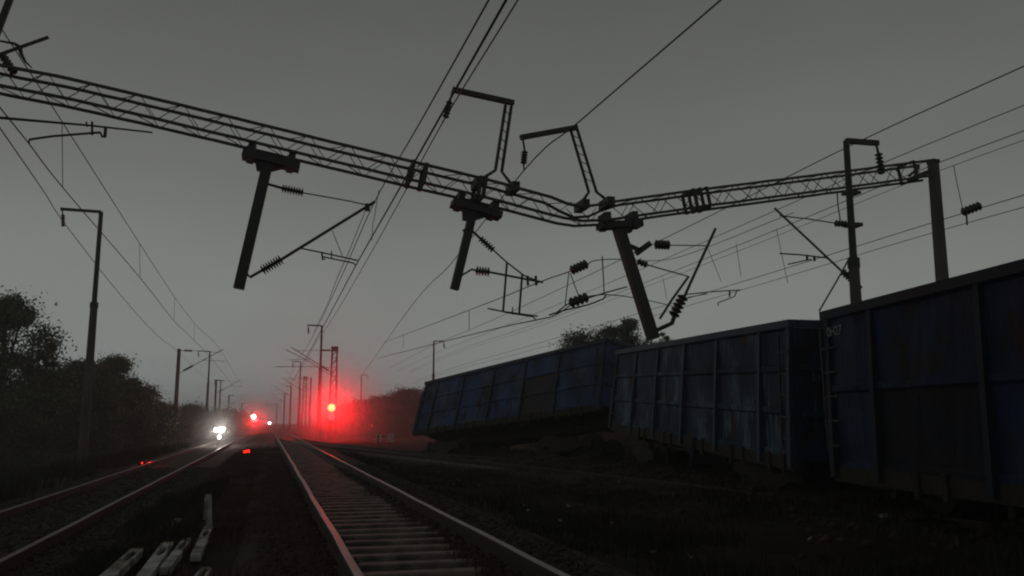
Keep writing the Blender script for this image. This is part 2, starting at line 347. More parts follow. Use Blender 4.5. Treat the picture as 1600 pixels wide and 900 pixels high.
blades('grass_left', X, Y, gz(X, Y), rng.uniform(.1, .5, len(X)), M_grass, 'dark grass at the foot of the trees left of the left track', .01)
X, Y = clumped(4000, lambda n: rng.uniform(1.98, 2.2, n), lambda n: 3 + 22 * rng.random(n) ** 1.3, thr=.35)
blades('grass_by_rail', X - np.abs(rng.normal(0, .09, len(X))), Y, np.full(len(X), .04), rng.uniform(.03, .1, len(X)), M_drygrass, 'dry grass creeping along the inner side of the right rail')
X, Y = clumped(16000, lambda n: rng.uniform(-2.1, -.8, n), lambda n: 5 + 16 * rng.random(n), thr=.5)
blades('grass_by_sleepers', X, Y, gz(X, Y), rng.uniform(.06, .2, len(X)), M_grass, 'green weeds around the discarded pale sleepers')

# ------------------------------------------------------------------ portal gantry (plane Y = GY0)
GYP = 18.5
def q(px, py, dy=0.0): return aty(px, py, GYP + dy)
axis_px = [(-75, 106), (0, 124.5), (100, 143.5), (250, 178), (400, 214), (520, 243), (640, 272), (760, 300), (840, 322), (895, 336), (945, 334), (1000, 326), (1085, 314), (1200, 299), (1300, 286), (1450, 266)]
A = [q(x, y) for x, y in axis_px]
cum = [0]
for i in range(1, len(A)): cum.append(cum[-1] + (A[i] - A[i - 1]).length)
def ax(s):
    s = max(0, min(cum[-1], s))
    for i in range(1, len(A)):
        if s <= cum[i] + 1e-9: return A[i - 1].lerp(A[i], (s - cum[i - 1]) / (cum[i] - cum[i - 1]))
def axn(s):
    t = (ax(s + .25) - ax(s - .25)).normalized(); return Vector((-t.z, 0, t.x))
def s_at(px):
    best = min(range(0, 4001), key=lambda i: abs((lambda p: px_of(p))(ax(cum[-1] * i / 4000)) - px)); return cum[-1] * best / 4000
def px_of(p):
    v = p - O; a = v.dot(RGT); f = v.dot(FWD); u = v.z; z = f * math.cos(PITCH) + u * math.sin(PITCH); return 800 + F * a / z
HV, HB = .205, .27
gr = thing('catenary_gantry', 'long lattice crossbeam sagging into a V across the tracks, right end on a concrete post', 'gantry', (A[9].x, GYP, 0))
def gp(s, iv, ib): return ax(s) + axn(s) * (HV * iv) + Vector((0, HB * ib, 0))
ss = sorted(set([cum[-1] * i / 60 for i in range(61)]))
for iv in (-1, 1):
    for ib in (-1, 1):
        mb = MB(); pts = []
        for s in ss:
            p = gp(s, iv, ib); x = px_of(p)
            if iv == 1 and ib == 1 and 860 < x < 950: p.z -= .22 * math.sin((x - 860) / 90 * math.pi)
            if iv == 1 and ib == -1 and 860 < x < 950: p.z -= .08 * math.sin((x - 860) / 90 * math.pi)
            p.z += random.uniform(-.004, .004); pts.append(p)
        for i in range(len(pts) - 1): mb.bar(pts[i], pts[i + 1] + (pts[i + 1] - pts[i]).normalized() * .004, .062, .055)
        mb.build('chord', M_steel, gr)
ub = MB().box((0, 0, 0), (1, 1, 1)).build('lattice_bar', M_steel); UBM = ub.data; bpy.data.objects.remove(ub)
def lbar(a, b, w, parent, name='lattice_bar'):
    t = b - a; m = t.to_track_quat('Z', 'Y'); o = bpy.data.objects.new(name, UBM); COL.objects.link(o); o.parent = parent
    o.rotation_mode = 'QUATERNION'; o.rotation_quaternion = m; o.location = (a + b) / 2 - parent_origin(parent); o.scale = (w, w, t.length); return o
npan = 27; d = cum[-1] / npan
for i in range(npan):
    s0, s1 = i * d, (i + 1) * d; sm = (s0 + s1) / 2; w = .015
    for ib in (-1, 1):
        lbar(gp(s0 + .05, 1, ib), gp(sm, -1, ib), w, gr); lbar(gp(sm + .04, -1, ib), gp(s1 - .02, 1, ib), w, gr)
    lbar(gp(s0, -1, -1), gp(sm, -1, 1), w, gr); lbar(gp(sm, 1, 1), gp(s1, 1, -1), w, gr)
for px in (641, 661, 1078, 1088, 1098, 745, 752, 1418):
    s = s_at(px); mb = MB()
    for ib in (-1, 1): mb.bar(gp(s, -1.2, ib * 1.1), gp(s, 1.2, ib * 1.1), .05, .09 if px < 1000 else .07)
    for iv in (-1, 1): mb.bar(gp(s, iv * 1.15, -1.1), gp(s, iv * 1.15, 1.1), .05, .05)
    mb.build('splice_frame', M_iron, gr)
# right post and left post (left one just out of the frame)
def post(px, pytop, w, dw, x=None):
    tp = q(px, pytop); mb = MB(); a = Vector((tp.x, GYP, -.3)); b = Vector((tp.x, GYP, tp.z))
    vs = []
    for p, ww in ((a, w + dw), (b, w)): vs += [(p.x - ww / 2, p.y - ww * .6, p.z), (p.x + ww / 2, p.y - ww * .6, p.z), (p.x + ww / 2, p.y + ww * .6, p.z), (p.x - ww / 2, p.y + ww * .6, p.z)]
    mb.add(vs, [(3, 2, 1, 0), (4, 5, 6, 7), (0, 1, 5, 4), (1, 2, 6, 5), (2, 3, 7, 6), (3, 0, 4, 7)])
    o = mb.build('post', M_conc, gr)
    c = MB().box((tp.x, GYP, tp.z + .02), (w + .05, w * 1.3, .1)).build('cap_plate', M_iron, gr); return tp
post(1458, 254, .185, .065)
post(-75, 78, .245, .09)
MB().bar(q(1418, 282), q(1452, 268), .06, .12).bar(q(1436, 262), q(1420, 275), .06, .06).build('end_bracket', M_iron, gr)

# drop posts hanging from the beam
def drop(cx0, cx1, ytop0, ytop1, sx0, sy0, sx1, sy1, w, label):
    top0, top1 = q(cx0, ytop0), q(cx1, ytop1); a, b = q(sx0, sy0), q(sx1, sy1)
    t = thing('drop_post', label, 'drop post', a, 'broken drop posts hanging from the gantry')
    e = (top1 - top0).normalized(); nn = Vector((-e.z, 0, e.x))
    mb = MB().bar(top0, top1, .42, .15)
    mb.build('hanger_channel', M_iron, t)
    for p in (top0 + e * .16, top1 - e * .2): MB().bar(p - nn * .1, p + nn * .28, .5, .14).build('clamp', M_iron, t)
    m0 = a; c0 = top0.lerp(top1, .22) - nn * .05; c1 = top0.lerp(top1, .8) - nn * .05; dd = (b - a).normalized(); pe = Vector((dd.z, 0, -dd.x)); 
    if pe.x < 0: pe = -pe
    s0 = a - pe * w / 2; s1 = a + pe * w / 2; gs = MB()
    vs = [p + Vector((0, y, 0)) for y in (-.06, .06) for p in (c0, c1, s1, s0)]
    gs.add(vs, [(0, 1, 2, 3), (7, 6, 5, 4), (0, 4, 5, 1), (1, 5, 6, 2), (2, 6, 7, 3), (3, 7, 4, 0)]); gs.build('gusset', M_iron, t)
    MB().bar(top0.lerp(top1, .45), b, w, w).build('stem', M_iron, t)
    return t, a, b, w
D1 = drop(379, 468, 241, 262, 409, 268, 373, 451, .215, 'leftmost drop post under the beam, an inverted T over the middle track')
D2 = drop(706, 782, 317, 338, 729, 345, 710, 452, .18, 'short drop post hanging from the beam just left of its bend')
D3 = drop(936, 1000, 353, 351, 979, 365, 1021, 530, .24, 'drop post right of the bend slanting down onto the derailed wagon')

def poly(mb, pts, r, n=6): return mb.path([q(*p) for p in pts], r, n)
# cantilevers
c1 = thing('cantilever_arm', 'triangular overhead-line arm with ribbed insulators on the leftmost drop post', 'cantilever', q(409, 290), 'cantilever arms of the overhead line')
poly(MB(), [(409, 287), (420, 288), (441, 294)], .03).build('bracket', M_iron, c1)
MB().insulator(q(440, 294), q(474, 301), .1, 8).build('insulator', M_insul, c1, True)
poly(MB(), [(472, 301), (545, 314), (580, 322)], .014).build('stay_rod', M_steel, c1)
poly(MB(), [(372, 424), (386, 428), (391, 433), (412, 421)], .032).build('hinge', M_iron, c1)
MB().insulator(q(409, 423), q(440, 405), .12, 8).build('insulator', M_insul, c1, True)
poly(MB(), [(437, 407), (586, 315)], .034).build('main_tube', M_steel, c1)
poly(MB(), [(470, 388), (505, 395), (559, 407)], .017).build('registration_tube', M_steel, c1)
mb = poly(MB(), [(503, 395), (504, 406), (508, 404)], .022); poly(mb, [(504, 401), (552, 411), (557, 415)], .016); poly(mb, [(518, 392), (518, 405)], .014); mb.build('steady_arm', M_steel, c1)
poly(MB(), [(519, 360), (535, 400)], .008).build('brace', M_steel, c1)
MB().box(q(574, 324), (.1, .08, .16)).build('wire_clamp', M_iron, c1)
c2 = thing('cantilever_arm', 'crossed cantilever with two hanging rods on the drop post left of the bend', 'cantilever', q(728, 360), 'cantilever arms of the overhead line')
poly(MB(), [(723, 360), (738, 361), (752, 374)], .03).build('bracket', M_iron, c2)
MB().insulator(q(750, 372), q(771, 391), .09, 6).build('insulator', M_insul, c2, True)
poly(MB(), [(770, 390), (792, 410), (818, 430), (848, 442)], .018).build('stay_rod', M_steel, c2)
poly(MB(), [(712, 424), (722, 430), (737, 421), (746, 423)], .025).build('hinge', M_iron, c2)
MB().insulator(q(743, 423), q(765, 425), .11, 5).build('insulator', M_insul, c2, True)
poly(MB(), [(764, 425), (800, 432), (848, 441)], .026).build('main_tube', M_steel, c2)
for a, b in (((792, 411), (786, 488)), ((816, 428), (811, 492))): poly(MB(), [a, b], .026).build('hanging_rod', M_steel, c2)
poly(MB(), [(762, 482), (788, 487), (840, 494)], .018).build('registration_tube', M_steel, c2)
mb = poly(MB(), [(789, 488), (833, 495), (838, 501)], .016); poly(mb, [(801, 480), (801, 492)], .014); mb.build('steady_arm', M_steel, c2)
for x in (824, 837): MB().bar(q(x, 431), q(x + 1, 446), .04, .05).build('wire_clamp', M_iron, c2)
c3 = thing('cantilever_arm', 'folded cantilever with fat insulators on the slanting drop post right of the bend', 'cantilever', q(995, 400), 'cantilever arms of the overhead line')
mb = MB().bar(q(994, 396), q(1016, 380), .1, .13); mb.bar(q(984, 384), q(1002, 392), .1, .08); mb.build('bracket', M_iron, c3)
MB().insulator(q(1023, 382), q(1046, 383), .12, 5, .06).build('insulator', M_insul, c3, True)
poly(MB(), [(1044, 383), (1106, 384)], .014).build('stay_rod', M_steel, c3)
poly(MB(), [(1118, 357), (1100, 396), (1078, 444), (1064, 476)], .034).build('main_tube', M_steel, c3)
MB().insulator(q(1068, 462), q(1052, 494), .14, 5, .07).build('insulator', M_insul, c3, True)
poly(MB(), [(1055, 490), (1050, 505), (1026, 516)], .055).build('hinge', M_iron, c3)
MB().insulator(q(996, 408), q(1011, 414), .09, 3, .05).build('insulator', M_insul, c3, True)
poly(MB(), [(1009, 413), (1040, 422), (1076, 432)], .016).build('stay_rod', M_steel, c3)
poly(MB(), [(1076, 432), (1050, 468), (1031, 498)], .03).build('strut', M_steel, c3)
mb = poly(MB(), [(1072, 460), (1110, 456), (1157, 453)], .015); poly(mb, [(1073, 465), (1105, 459)], .012); mb.build('registration_tube', M_steel, c3)
mb = poly(MB(), [(1122, 478), (1122, 473), (1148, 463), (1151, 455)], .014); poly(mb, [(1140, 454), (1140, 464)], .02); mb.build('steady_arm', M_steel, c3)
# left arm
c4 = thing('cantilever_arm', 'cantilever tip reaching in from the left edge below the beam', 'cantilever', q(0, 183), 'cantilever arms of the overhead line')
poly(MB(), [(-60, 176), (0, 184), (140, 196), (238, 207)], [.03, .03, .022, .018]).build('main_tube', M_steel, c4)
mb = poly(MB(), [(45, 224), (46, 218), (80, 213), (155, 207)], .024); mb.build('steady_arm', M_steel, c4)
mb = MB().bar(q(144, 190), q(144, 211), .04, .04).bar(q(135, 190), q(136, 198), .03, .03).bar(q(165, 199), q(164, 214), .05, .055).bar(q(156, 206), q(160, 214), .05, .04).bar(q(158, 213), q(165, 214), .04, .03); mb.build('fitting', M_iron, c4)

# feeder brackets on top of the beam
def feeder(legs, bar, ins, feet, label, w=.075):
    t = thing('feeder_bracket', label, 'feeder bracket', q(*feet[0]), 'feeder line brackets on top of the gantry')
    for l in legs: MB().path([q(*p) for p in l], w * .52, 4).build('leg', M_iron, t)
    MB().bar(q(*bar[0]), q(*bar[1]), .12, .11).build('crossarm', M_iron, t)
    MB().path([q(*ins[0]), q(*ins[1])], .025).build('link', M_iron, t)
    MB().insulator(q(*ins[1]), q(*ins[2]), .085, 5, .05).build('insulator', M_insul, t, True)
    MB().path([q(*ins[2]), q(*ins[3])], .02).build('wire_clamp', M_iron, t)
    for f in feet: MB().box(q(*f), (.18, .6, .2)).build('base_plate', M_iron, t)
    mb = MB(); l0, l1 = legs
    for k in range(6):
        u = .08 + k * .14; a = q(*l0[0]).lerp(q(*l0[1]), u); b = q(*l1[0]).lerp(q(*l1[1]), u + .07); mb.bar(a, b, .015)
    mb.build('lacing', M_steel, t); return t
feeder([[(790, 164), (774, 266), (752, 280), (745, 288)], [(799, 166), (784, 268), (796, 284), (803, 294)]], [(707, 140), (803, 161)], [(707, 142), (703, 158), (696, 184), (691, 192)], [(746, 287), (801, 295)],
       'tall feeder bracket on the beam left of the bend, leaning slightly right')
feeder([[(892, 204), (920, 300), (912, 312), (907, 322)], [(902, 202), (932, 300), (945, 310), (952, 315)]], [(813, 215), (902, 199)], [(817, 217), (820, 236), (818, 256), (819, 266)], [(909, 322), (948, 318)],
       'feeder bracket at the bend of the beam, tilted to the left')
fb = thing('broken_bracket', 'broken feeder bracket with loose cable above the left end of the beam', 'feeder bracket', q(10, 112))
MB().bar(q(-70, 110), q(76, 58), .05, .055).build('crossarm', M_iron, fb)
MB().bar(q(-30, 118), q(18, -8), .07, .12).build('leg', M_iron, fb)
MB().insulator(q(2, 84), q(23, 115), .09, 6, .06).build('insulator', M_insul, fb, True)
poly(MB(), [(-20, 60), (0, 64), (22, 68), (31, 74), (33, 84), (40, 97), (50, 106)], [.012, .02, .03, .05, .04, .025, .012]).build('cable', M_wire, fb)

# ------------------------------------------------------------------ wires
def wire(pts, label, r=.009, group=None, name='overhead_wire', n=5, cat='wire'):
    P = [Vector(p) for p in pts]; sm = []
    if len(P) > 2:
        for i in range(len(P) - 1):
            p0 = P[max(i - 1, 0)]; p1 = P[i]; p2 = P[i + 1]; p3 = P[min(i + 2, len(P) - 1)]
            for k in range(6):
                t = k / 6; sm.append(.5 * ((2 * p1) + (p2 - p0) * t + (2 * p0 - 5 * p1 + 4 * p2 - p3) * t * t + (-p0 + 3 * p1 - 3 * p2 + p3) * t ** 3))
        sm.append(P[-1])
    else: sm = P
    o = MB().path(sm, r * 1.25, n).build(name, M_wire); return tag(o, label, cat, group)
def line_y(px, py, Y0, y_list, sag=0.0, dx=0.0, dz=0.0, span=60):
    b = aty(px, py, Y0); return [Vector((b.x + dx * (y - Y0), y, b.z + dz * (y - Y0) - sag * 4 * (((y - Y0) / span) % 1) * (1 - ((y - Y0) / span) % 1))) for y in y_list]
near_far = [-6, 0, 6, 12, 18.5, 26, 36, 48, 60, 76, 100, 140]
wire(line_y(692, 191, GYP, near_far, .35), 'feeder wire over the middle track from the tall bracket on the beam', .012)
wire(line_y(557, 413, GYP, near_far, .1), 'contact wire of the middle track running away at the steady arm', .01)
wire(line_y(583, 320, GYP, near_far, .55, dz=.01), 'messenger wire of the middle track held by the triangular arm', .009)
for (a, b, lb_) in (((592, 296), (584, 345), 'loose dropper running from the beam down to the triangular arm tip'), ((583, 345), (581, 375), 'shortest loose dropper straight below the triangular arm tip'), ((572, 326), (546, 392), 'loose dropper slanting down left from the triangular arm tip')):
    wire([q(*a), q(*b)], lb_, .006, 'loose droppers at the triangular arm', 'dropper')
wire([aty(546, 392, 19), aty(528, 432, 24), aty(510, 478, 34), aty(490, 520, 48)], 'slack dropper wire drooping behind the triangular arm towards the red signal', .008)
wire([aty(1190, -60, 9), aty(1126, 0, 10.5), at(905, 190, 17), q(819, 266), at(703, 414, 32), at(640, 482, 45), at(562, 592, 90)], 'sagging feeder wire crossing behind the bend bracket down towards the red glow', .012)
wire(line_y(1340, 222, GYP, [-3, 2, 7, 12, 18.5, 26, 36, 48, 62, 80, 110], .25), 'feeder wire crossing the upper right sky just above the tall right mast', .012)
wire(line_y(1386, 252, GYP, [-3, 2, 7, 12, 18.5, 26, 36, 48, 62, 80, 110], .2), 'wire passing just below the insulator of the tall right mast', .009)
wire(line_y(1470, 253, GYP, [-3, 2, 7, 12, 18.5, 26, 36, 48, 62, 80, 110], .3), 'messenger wire entering right of the concrete post top', .010)
wire(line_y(1470, 266, GYP, [-3, 2, 7, 12, 18.5, 26, 36, 48, 62, 80, 110], .3), 'thin wire close below the messenger right of the concrete post', .007)
wire(line_y(1512, 331, GYP, [-3, 2, 7, 12, 18.5, 26, 36, 48, 62, 80, 110], .1), 'contact wire of the right track passing behind the tall right mast', .010)
wire(line_y(1470, 360, GYP, [-3, 2, 7, 12, 18.5, 26, 36, 48, 62, 80, 110], .15), 'lower slack wire of the right track sagging over the wagons', .008)
wire([at(1240, 332, 29), at(1060, 402, 33), at(950, 405, 20.5), at(916, 414, 19.2), at(888, 425, 19), at(840, 442, 19.5), at(740, 482, 28), at(600, 535, 60)], 'slack messenger wire through the loose insulator near the bend', .01)
wire([at(1060, 480, 30), at(944, 460, 20), at(868, 492, 19.5), at(838, 500, 19), at(740, 522, 26), at(590, 560, 60)], 'slack contact wire under the loose insulator left of the slanting drop post', .011)
for (x0, y0, x1, y1, d0, lb_) in ((1036, 435, 1042, 468, 34, 'dropper close right of the slanting drop post'), (1150, 380, 1158, 432, 32, 'dropper midway between folded cantilever and long slanting cantilever'), (1213, 357, 1231, 443, 30, 'long dropper just left of the long slanting cantilever'), (1106, 388, 1127, 440, 30, 'dropper just right of the folded cantilever tube'), (733, 485, 733, 515, 27, 'short dropper under the second drop post'), (630, 520, 630, 545, 55, 'faint distant dropper right of the lattice mast')):
    wire([at(x0, y0, d0), at(x1, y1, d0)], lb_, .008, 'droppers of the right track wires', 'dropper')
# left track wires
cw = [at(-60, 92, 14), at(0, 168, 15.6), at(45, 224, 17.2), at(104, 300, 21), at(218, 433, 33), at(271, 500, 46), at(293, 522, 54), at(330, 560, 76), at(372, 612, 140)]
mw = [at(-40, -20, 14), at(35, 95, 17.6), at(97, 190, 20), at(167, 300, 26), at(218, 380, 33), at(275, 467, 46), at(311, 513, 56), at(345, 548, 76), at(378, 605, 140)]
fw = [at(-60, 118, 17), at(0, 200, 20), at(69, 300, 30), at(104, 353, 38), at(191, 464, 52), at(249, 527, 70), at(285, 556, 112), at(350, 620, 190)]
wire(cw, 'contact wire of the left track', .011); wire(mw, 'messenger wire of the left track crossing behind the left end of the beam', .010); wire(fw, 'outermost left feeder wire hanging from the left mast', .014)
for (a, b, d0, lb_) in (((218, 380), (219, 433), 33, 'second dropper of the left track wires, right of the left mast'), ((273, 465), (272, 500), 46, 'third dropper of the left track wires, above the nearest bracketed mast'), ((304, 508), (303, 533), 56, 'farthest and shortest dropper of the left track wires'), ((97, 190), (98, 291), 20.5, 'nearest and longest dropper of the left track wires, below the beam')):
    wire([at(*a, d0), at(*b, d0)], lb_, .007, 'droppers of the left track', 'dropper')
# loose section insulator near bend
sn = thing('section_insulator', 'loose section insulator assembly dangling between the two right drop posts', 'insulator', q(905, 440))
MB().insulator(q(892, 423), q(917, 412), .12, 5, .08).build('insulator', M_insul, sn, True)
MB().insulator(q(890, 474), q(918, 464), .13, 4, .08).build('insulator', M_insul, sn, True)
poly(MB(), [(889, 425), (883, 476)], .012).build('hanger', M_steel, sn); poly(MB(), [(891, 427), (904, 462)], .012).build('hanger', M_steel, sn)
poly(MB(), [(941, 400), (944, 458)], .014).build('hanger', M_steel, sn)
mb = poly(MB(), [(858, 492), (885, 484), (920, 476), (943, 467), (947, 461)], .02); poly(mb, [(868, 490), (885, 476), (947, 457), (980, 448)], .018); mb.build('runner', M_steel, sn)
s2 = thing('section_insulator', 'single insulator strung on the wire right of the concrete post', 'insulator', at(1517, 326, 20))
MB().insulator(at(1503, 332, 20), at(1532, 321, 20), .11, 5, .07).build('insulator', M_insul, s2, True)
MB().path([at(1490, 258, 20), at(1496, 290, 20), at(1505, 330, 20)], .009).build('hanger', M_wire, s2)
MB().path([at(1510, 332, 20), at(1511, 352, 20)], .02).build('wire_clamp', M_iron, s2)

# ------------------------------------------------------------------ masts
def mast_A(name, label, h, side, armlen, loc, joint=.62, kr=1.0, group='tall masts with a feeder arm at the top'):
    t = thing(name, label, 'mast', loc, group); x, y, z = loc
    MB().path([(x, y, z - .6), (x, y, z + h * joint)], [.21 * kr, .15 * kr], 12).build('pole', M_conc, t)
    MB().path([(x, y, z + h * joint - .06), (x, y, z + h * joint + .18)], .175 * kr, 12).build('collar', M_iron, t)
    MB().path([(x, y, z + h * joint + .1), (x, y, z + h)], [.11 * kr, .09 * kr], 8).build('pole_extension', M_iron, t)
    mb = MB().bar((x, y, z + h), (x + side * armlen, y, z + h + .02), .1, .12); mb.build('crossarm', M_iron, t)
    xe = x + side * (armlen - .06)
    MB().path([(xe, y, z + h), (xe + .05, y, z + h - .25)], .03).build('link', M_iron, t)
    MB().insulator((xe + .05, y, z + h - .22), (xe + .1, y, z + h - .75), .1, 6, .05).build('insulator', M_insul, t, True)
    return t
def top_h(px, py, d): p = at(px, py, d); return p
def mA(px, py, d, side, arml, label, kr=1.0):
    p = at(px, py, d); g0 = float(gz(p.x, p.y)); return mast_A('feeder_mast', label, p.z - g0, side, arml, (p.x, p.y, g0), kr=kr)
mA(158, 331, 38, -1, 1.62, 'tall mast at the far left with a feeder arm pointing left over dark trees')
mR = mA(1322, 220, 20.6, 1, .9, 'tall mast behind the derailed wagons with a feeder arm pointing right', .8)
mA(503, 509, 78, -1, 1.3, 'tall mast left of the red signal')
mA(328, 549, 112, -1, 1.5, 'distant tall mast just behind the bracketed mast above the white lamp')
mA(678, 533, 97, 1, 1.15, 'tall mast directly above the corner of the farthest wagon')
mA(565, 586, 165, 1, 1.2, 'small distant mast right of the red signal above the hill')
# cantilever of the right mast
c5 = thing('cantilever_arm', 'long slanting cantilever on the tall right mast behind the wagons', 'cantilever', at(1345, 440, 20.5), 'cantilever arms of the overhead line')
def q5(x, y): return at(x, y, 20.5)
MB().path([q5(1210, 325), q5(1322, 430)], 0.026).build('main_tube', M_steel, c5)
MB().insulator(q5(1316, 424), q5(1335, 440), .1, 5, .055).build('insulator', M_insul, c5, True)
MB().path([q5(1334, 438), q5(1346, 450)], 0.038).build('hinge', M_iron, c5)
MB().path([q5(1218, 337), q5(1262, 342), q5(1307, 349)], 0.015).build('stay_rod', M_steel, c5)
MB().insulator(q5(1304, 349), q5(1323, 350), .09, 4, .055).build('insulator', M_insul, c5, True)
MB().path([q5(1320, 350), q5(1335, 353)], 0.030).build('bracket', M_iron, c5)
MB().path([q5(1308, 300), q5(1309, 318), q5(1313, 345)], 0.015).build('hanger', M_steel, c5)
MB().path([q5(1333, 392), q5(1316, 424), q5(1280, 486)], 0.022).build('strut', M_steel, c5)
mb = MB().path([q5(1218, 396), q5(1250, 398), q5(1292, 403)], .018).path([q5(1231, 413), q5(1268, 405)], .016); mb.bar(q5(1261, 398), q5(1261, 406), .04).bar(q5(1272, 400), q5(1273, 408), .04); mb.build('registration_tube', M_steel, c5)
MB().box(at(1330, 302, 20.6), (.34, .3, .06)).build('band', M_iron, mR)
MB().box(at(1333, 352, 20.6), (.33, .3, .08)).build('band', M_iron, mR)

def mast_B(label, px, py, d, side, lattice=False, group='distant masts carrying cantilevers'):
    p = at(px, py, d); g0 = float(gz(p.x, p.y)); h = p.z - g0; x, y = p.x, p.y
    t = thing('lattice_mast' if lattice else 'concrete_mast', label, 'mast', (x, y, g0), group)
    if lattice:
        for sx_ in (-.2, .2): MB().bar((x + sx_ * 1.6, y, g0 - .3), (x + sx_, y, g0 + h), .15, .15).build('leg', M_iron, t)
        mb = MB()
        for k in range(10):
            u = k / 10; mb.bar((x - .3, y, g0 + h * u), (x + .26, y, g0 + h * (u + .1)), .08); mb.bar((x - .26, y, g0 + h * (u + .1)), (x + .26, y, g0 + h * (u + .1)), .05)
        mb.build('lacing', M_iron, t)
        MB().box((x, y, g0 + h), (.6, .4, .4)).build('cap', M_iron, t)
    else:
        MB().path([(x, y, g0 - .5), (x, y, g0 + h)], [.2, .15], 10).build('pole', M_conc, t)
    zt = g0 + h
    a = Vector((x, y, zt - .15)); 
    MB().path([a, a + Vector((side * .5, 0, 0))], .03).build('bracket', M_iron, t)
    MB().insulator(a + Vector((side * .4, 0, 0)), a + Vector((side * 1.1, 0, 0)), .11, 5, .06).build('insulator', M_insul, t, True)
    MB().path([a + Vector((side * 1.1, 0, 0)), a + Vector((side * 3.4, 0, -.1))], .02).build('stay_rod', M_steel, t)
    b = Vector((x, y, zt - 2.2)); e_ = Vector((x + side * 3.7, y, zt + .05)); m1 = b.lerp(e_, .12); m2 = b.lerp(e_, .32)
    MB().path([b, m1], .03).build('hinge', M_iron, t); MB().insulator(m1, m2, .12, 5, .06).build('insulator', M_insul, t, True)
    MB().path([m2, e_], .035).build('main_tube', M_steel, t)
    MB().path([b.lerp(e_, .55), b.lerp(e_, .55) + Vector((side * 1.9, 0, -.05))], .02).build('registration_tube', M_steel, t)
    return t
mast_B('nearest bracketed mast beside the left track, in front of the low trees', 280, 545, 76, 1)
lm = mast_B('lattice mast standing directly above the big red signal', 523, 545, 76, -1, True)
mast_B('second bracketed mast of the left row', 338, 593, 135, 1)
mast_B('third mast of the left row, thin and half faded', 358, 617, 190, 1)
mast_B('fourth mast of the left row, barely visible', 378, 629, 250, 1)
mast_B('lattice mast in the far right row behind the nearer tall mast', 477, 590, 136, -1, True)
mast_B('leaning thin mast of the far right row', 486, 590, 150, -1)
mast_B('faded mast between the far right row and the vanishing point', 455, 602, 170, -1)
mast_B('faint mast nearest the vanishing point on the right row', 445, 615, 220, -1)
mast_B('faintest mast of the right row close over the tiny bluish lamp', 433, 630, 300, -1)
mA(470, 565, 130, -1, 1.3, 'thin tall mast in the far right row')
mA(345, 594, 160, -1, 1.2, 'faded tall mast close beside the second bracketed mast')
# distant cross spans
wire([at(430, 573, 110), at(480, 573, 110), at(520, 574, 110)], 'thin cross wire between the distant right masts', .035, cat='wire')
wire([at(446, 546, 90), at(485, 566, 90), at(523, 590, 90)], 'slanting tube wire left of the lattice mast', .03)
# ------------------------------------------------------------------ signals and lamps
M_red = emit('red_lens', (1, 0.004, 0.004), 30); M_redc = emit('red_lens_hot', (1, .045, .002), 26)
M_wl = emit('white_lens', (1, .93, .82), 60); M_vl = emit('violet_lens', (.8, .75, 1), 25)
M_redsmall = emit('small_red_lens', (1, .02, .01), 2.5)
M_redfaint = emit('faint_red_lens', (1, .02, .01), .6)
def lamp(name, p, col, w, r, parent):
    l = bpy.data.lights.new(name, 'POINT'); l.energy = w; l.color = col; l.shadow_soft_size = r
    o = bpy.data.objects.new(name, l); COL.objects.link(o); o.parent = parent; o.location = Vector(p) - parent_origin(parent); return o
def disc(mb, c, r, n=16, th=.03):
    c = Vector(c); return mb.path([c, c + Vector((0, -th, 0))], r, n)
def signal(label, px, py, d, lenses, power, col=(1, .008, .010), lr=.12, name='railway_signal', cat='signal'):
    p = at(px, py, d); g0 = float(gz(p.x, p.y)); t = thing(name, label, cat, (p.x, p.y, g0))
    MB().path([(p.x, p.y + .18, g0 - .2), (p.x, p.y + .18, p.z + .3)], .07, 8).build('post', M_iron, t)
    k = len(lenses); MB().box((p.x, p.y + .08, p.z), (.42 + .0 * k, .18, .5 + .42 * (k - 1))).build('head', M_iron, t)
    for i, (dx, dz, m) in enumerate(lenses):
        c = (p.x + dx, p.y - .02, p.z + dz)
        disc(MB(), c, lr).build('lens', m, t)
        hb = MB(); hn = 8
        vs = []
        for a_ in range(hn + 1):
            an = math.pi * a_ / hn; vs += [(c[0] + math.cos(an) * (lr + .03), c[1], c[2] + math.sin(an) * (lr + .03)), (c[0] + math.cos(an) * (lr + .03), c[1] - .25, c[2] + math.sin(an) * (lr + .03))]
        hb.add(vs, [(2 * a_, 2 * a_ + 1, 2 * a_ + 3, 2 * a_ + 2) for a_ in range(hn)]); hb.build('hood', M_iron, t)
    if power: lamp('lamp', (p.x, p.y - .35, p.z), col, power, .12, t)
    return t
signal('big red signal glaring through the mist at the foot of the lattice mast', 518, 637, 74, [(0, .0, M_redc), (.0, -.72, M_red)], 2700, lr=.33)
sg = signal('red signal with a white lamp above it on the left beside the far track', 399, 656, 130, [(.05, 0, M_red), (-.25, .45, M_wl)], 1400, lr=.26)
signal('tiny bluish white lamp at the vanishing point of the tracks', 421, 661, 330, [(0, 0, M_vl)], 300, (.8, .75, 1), .4, 'distant_lamp', 'lamp')
signal('small red lamp low on the bank left of the farthest wagon', 581, 665, 95, [(0, 0, M_redfaint)], 4, lr=.12, name='marker_lamp', cat='lamp')
signal('small red lamp on the bank between the distant masts', 470, 651, 150, [(0, 0, M_redfaint)], 4, lr=.16, name='marker_lamp', cat='lamp')
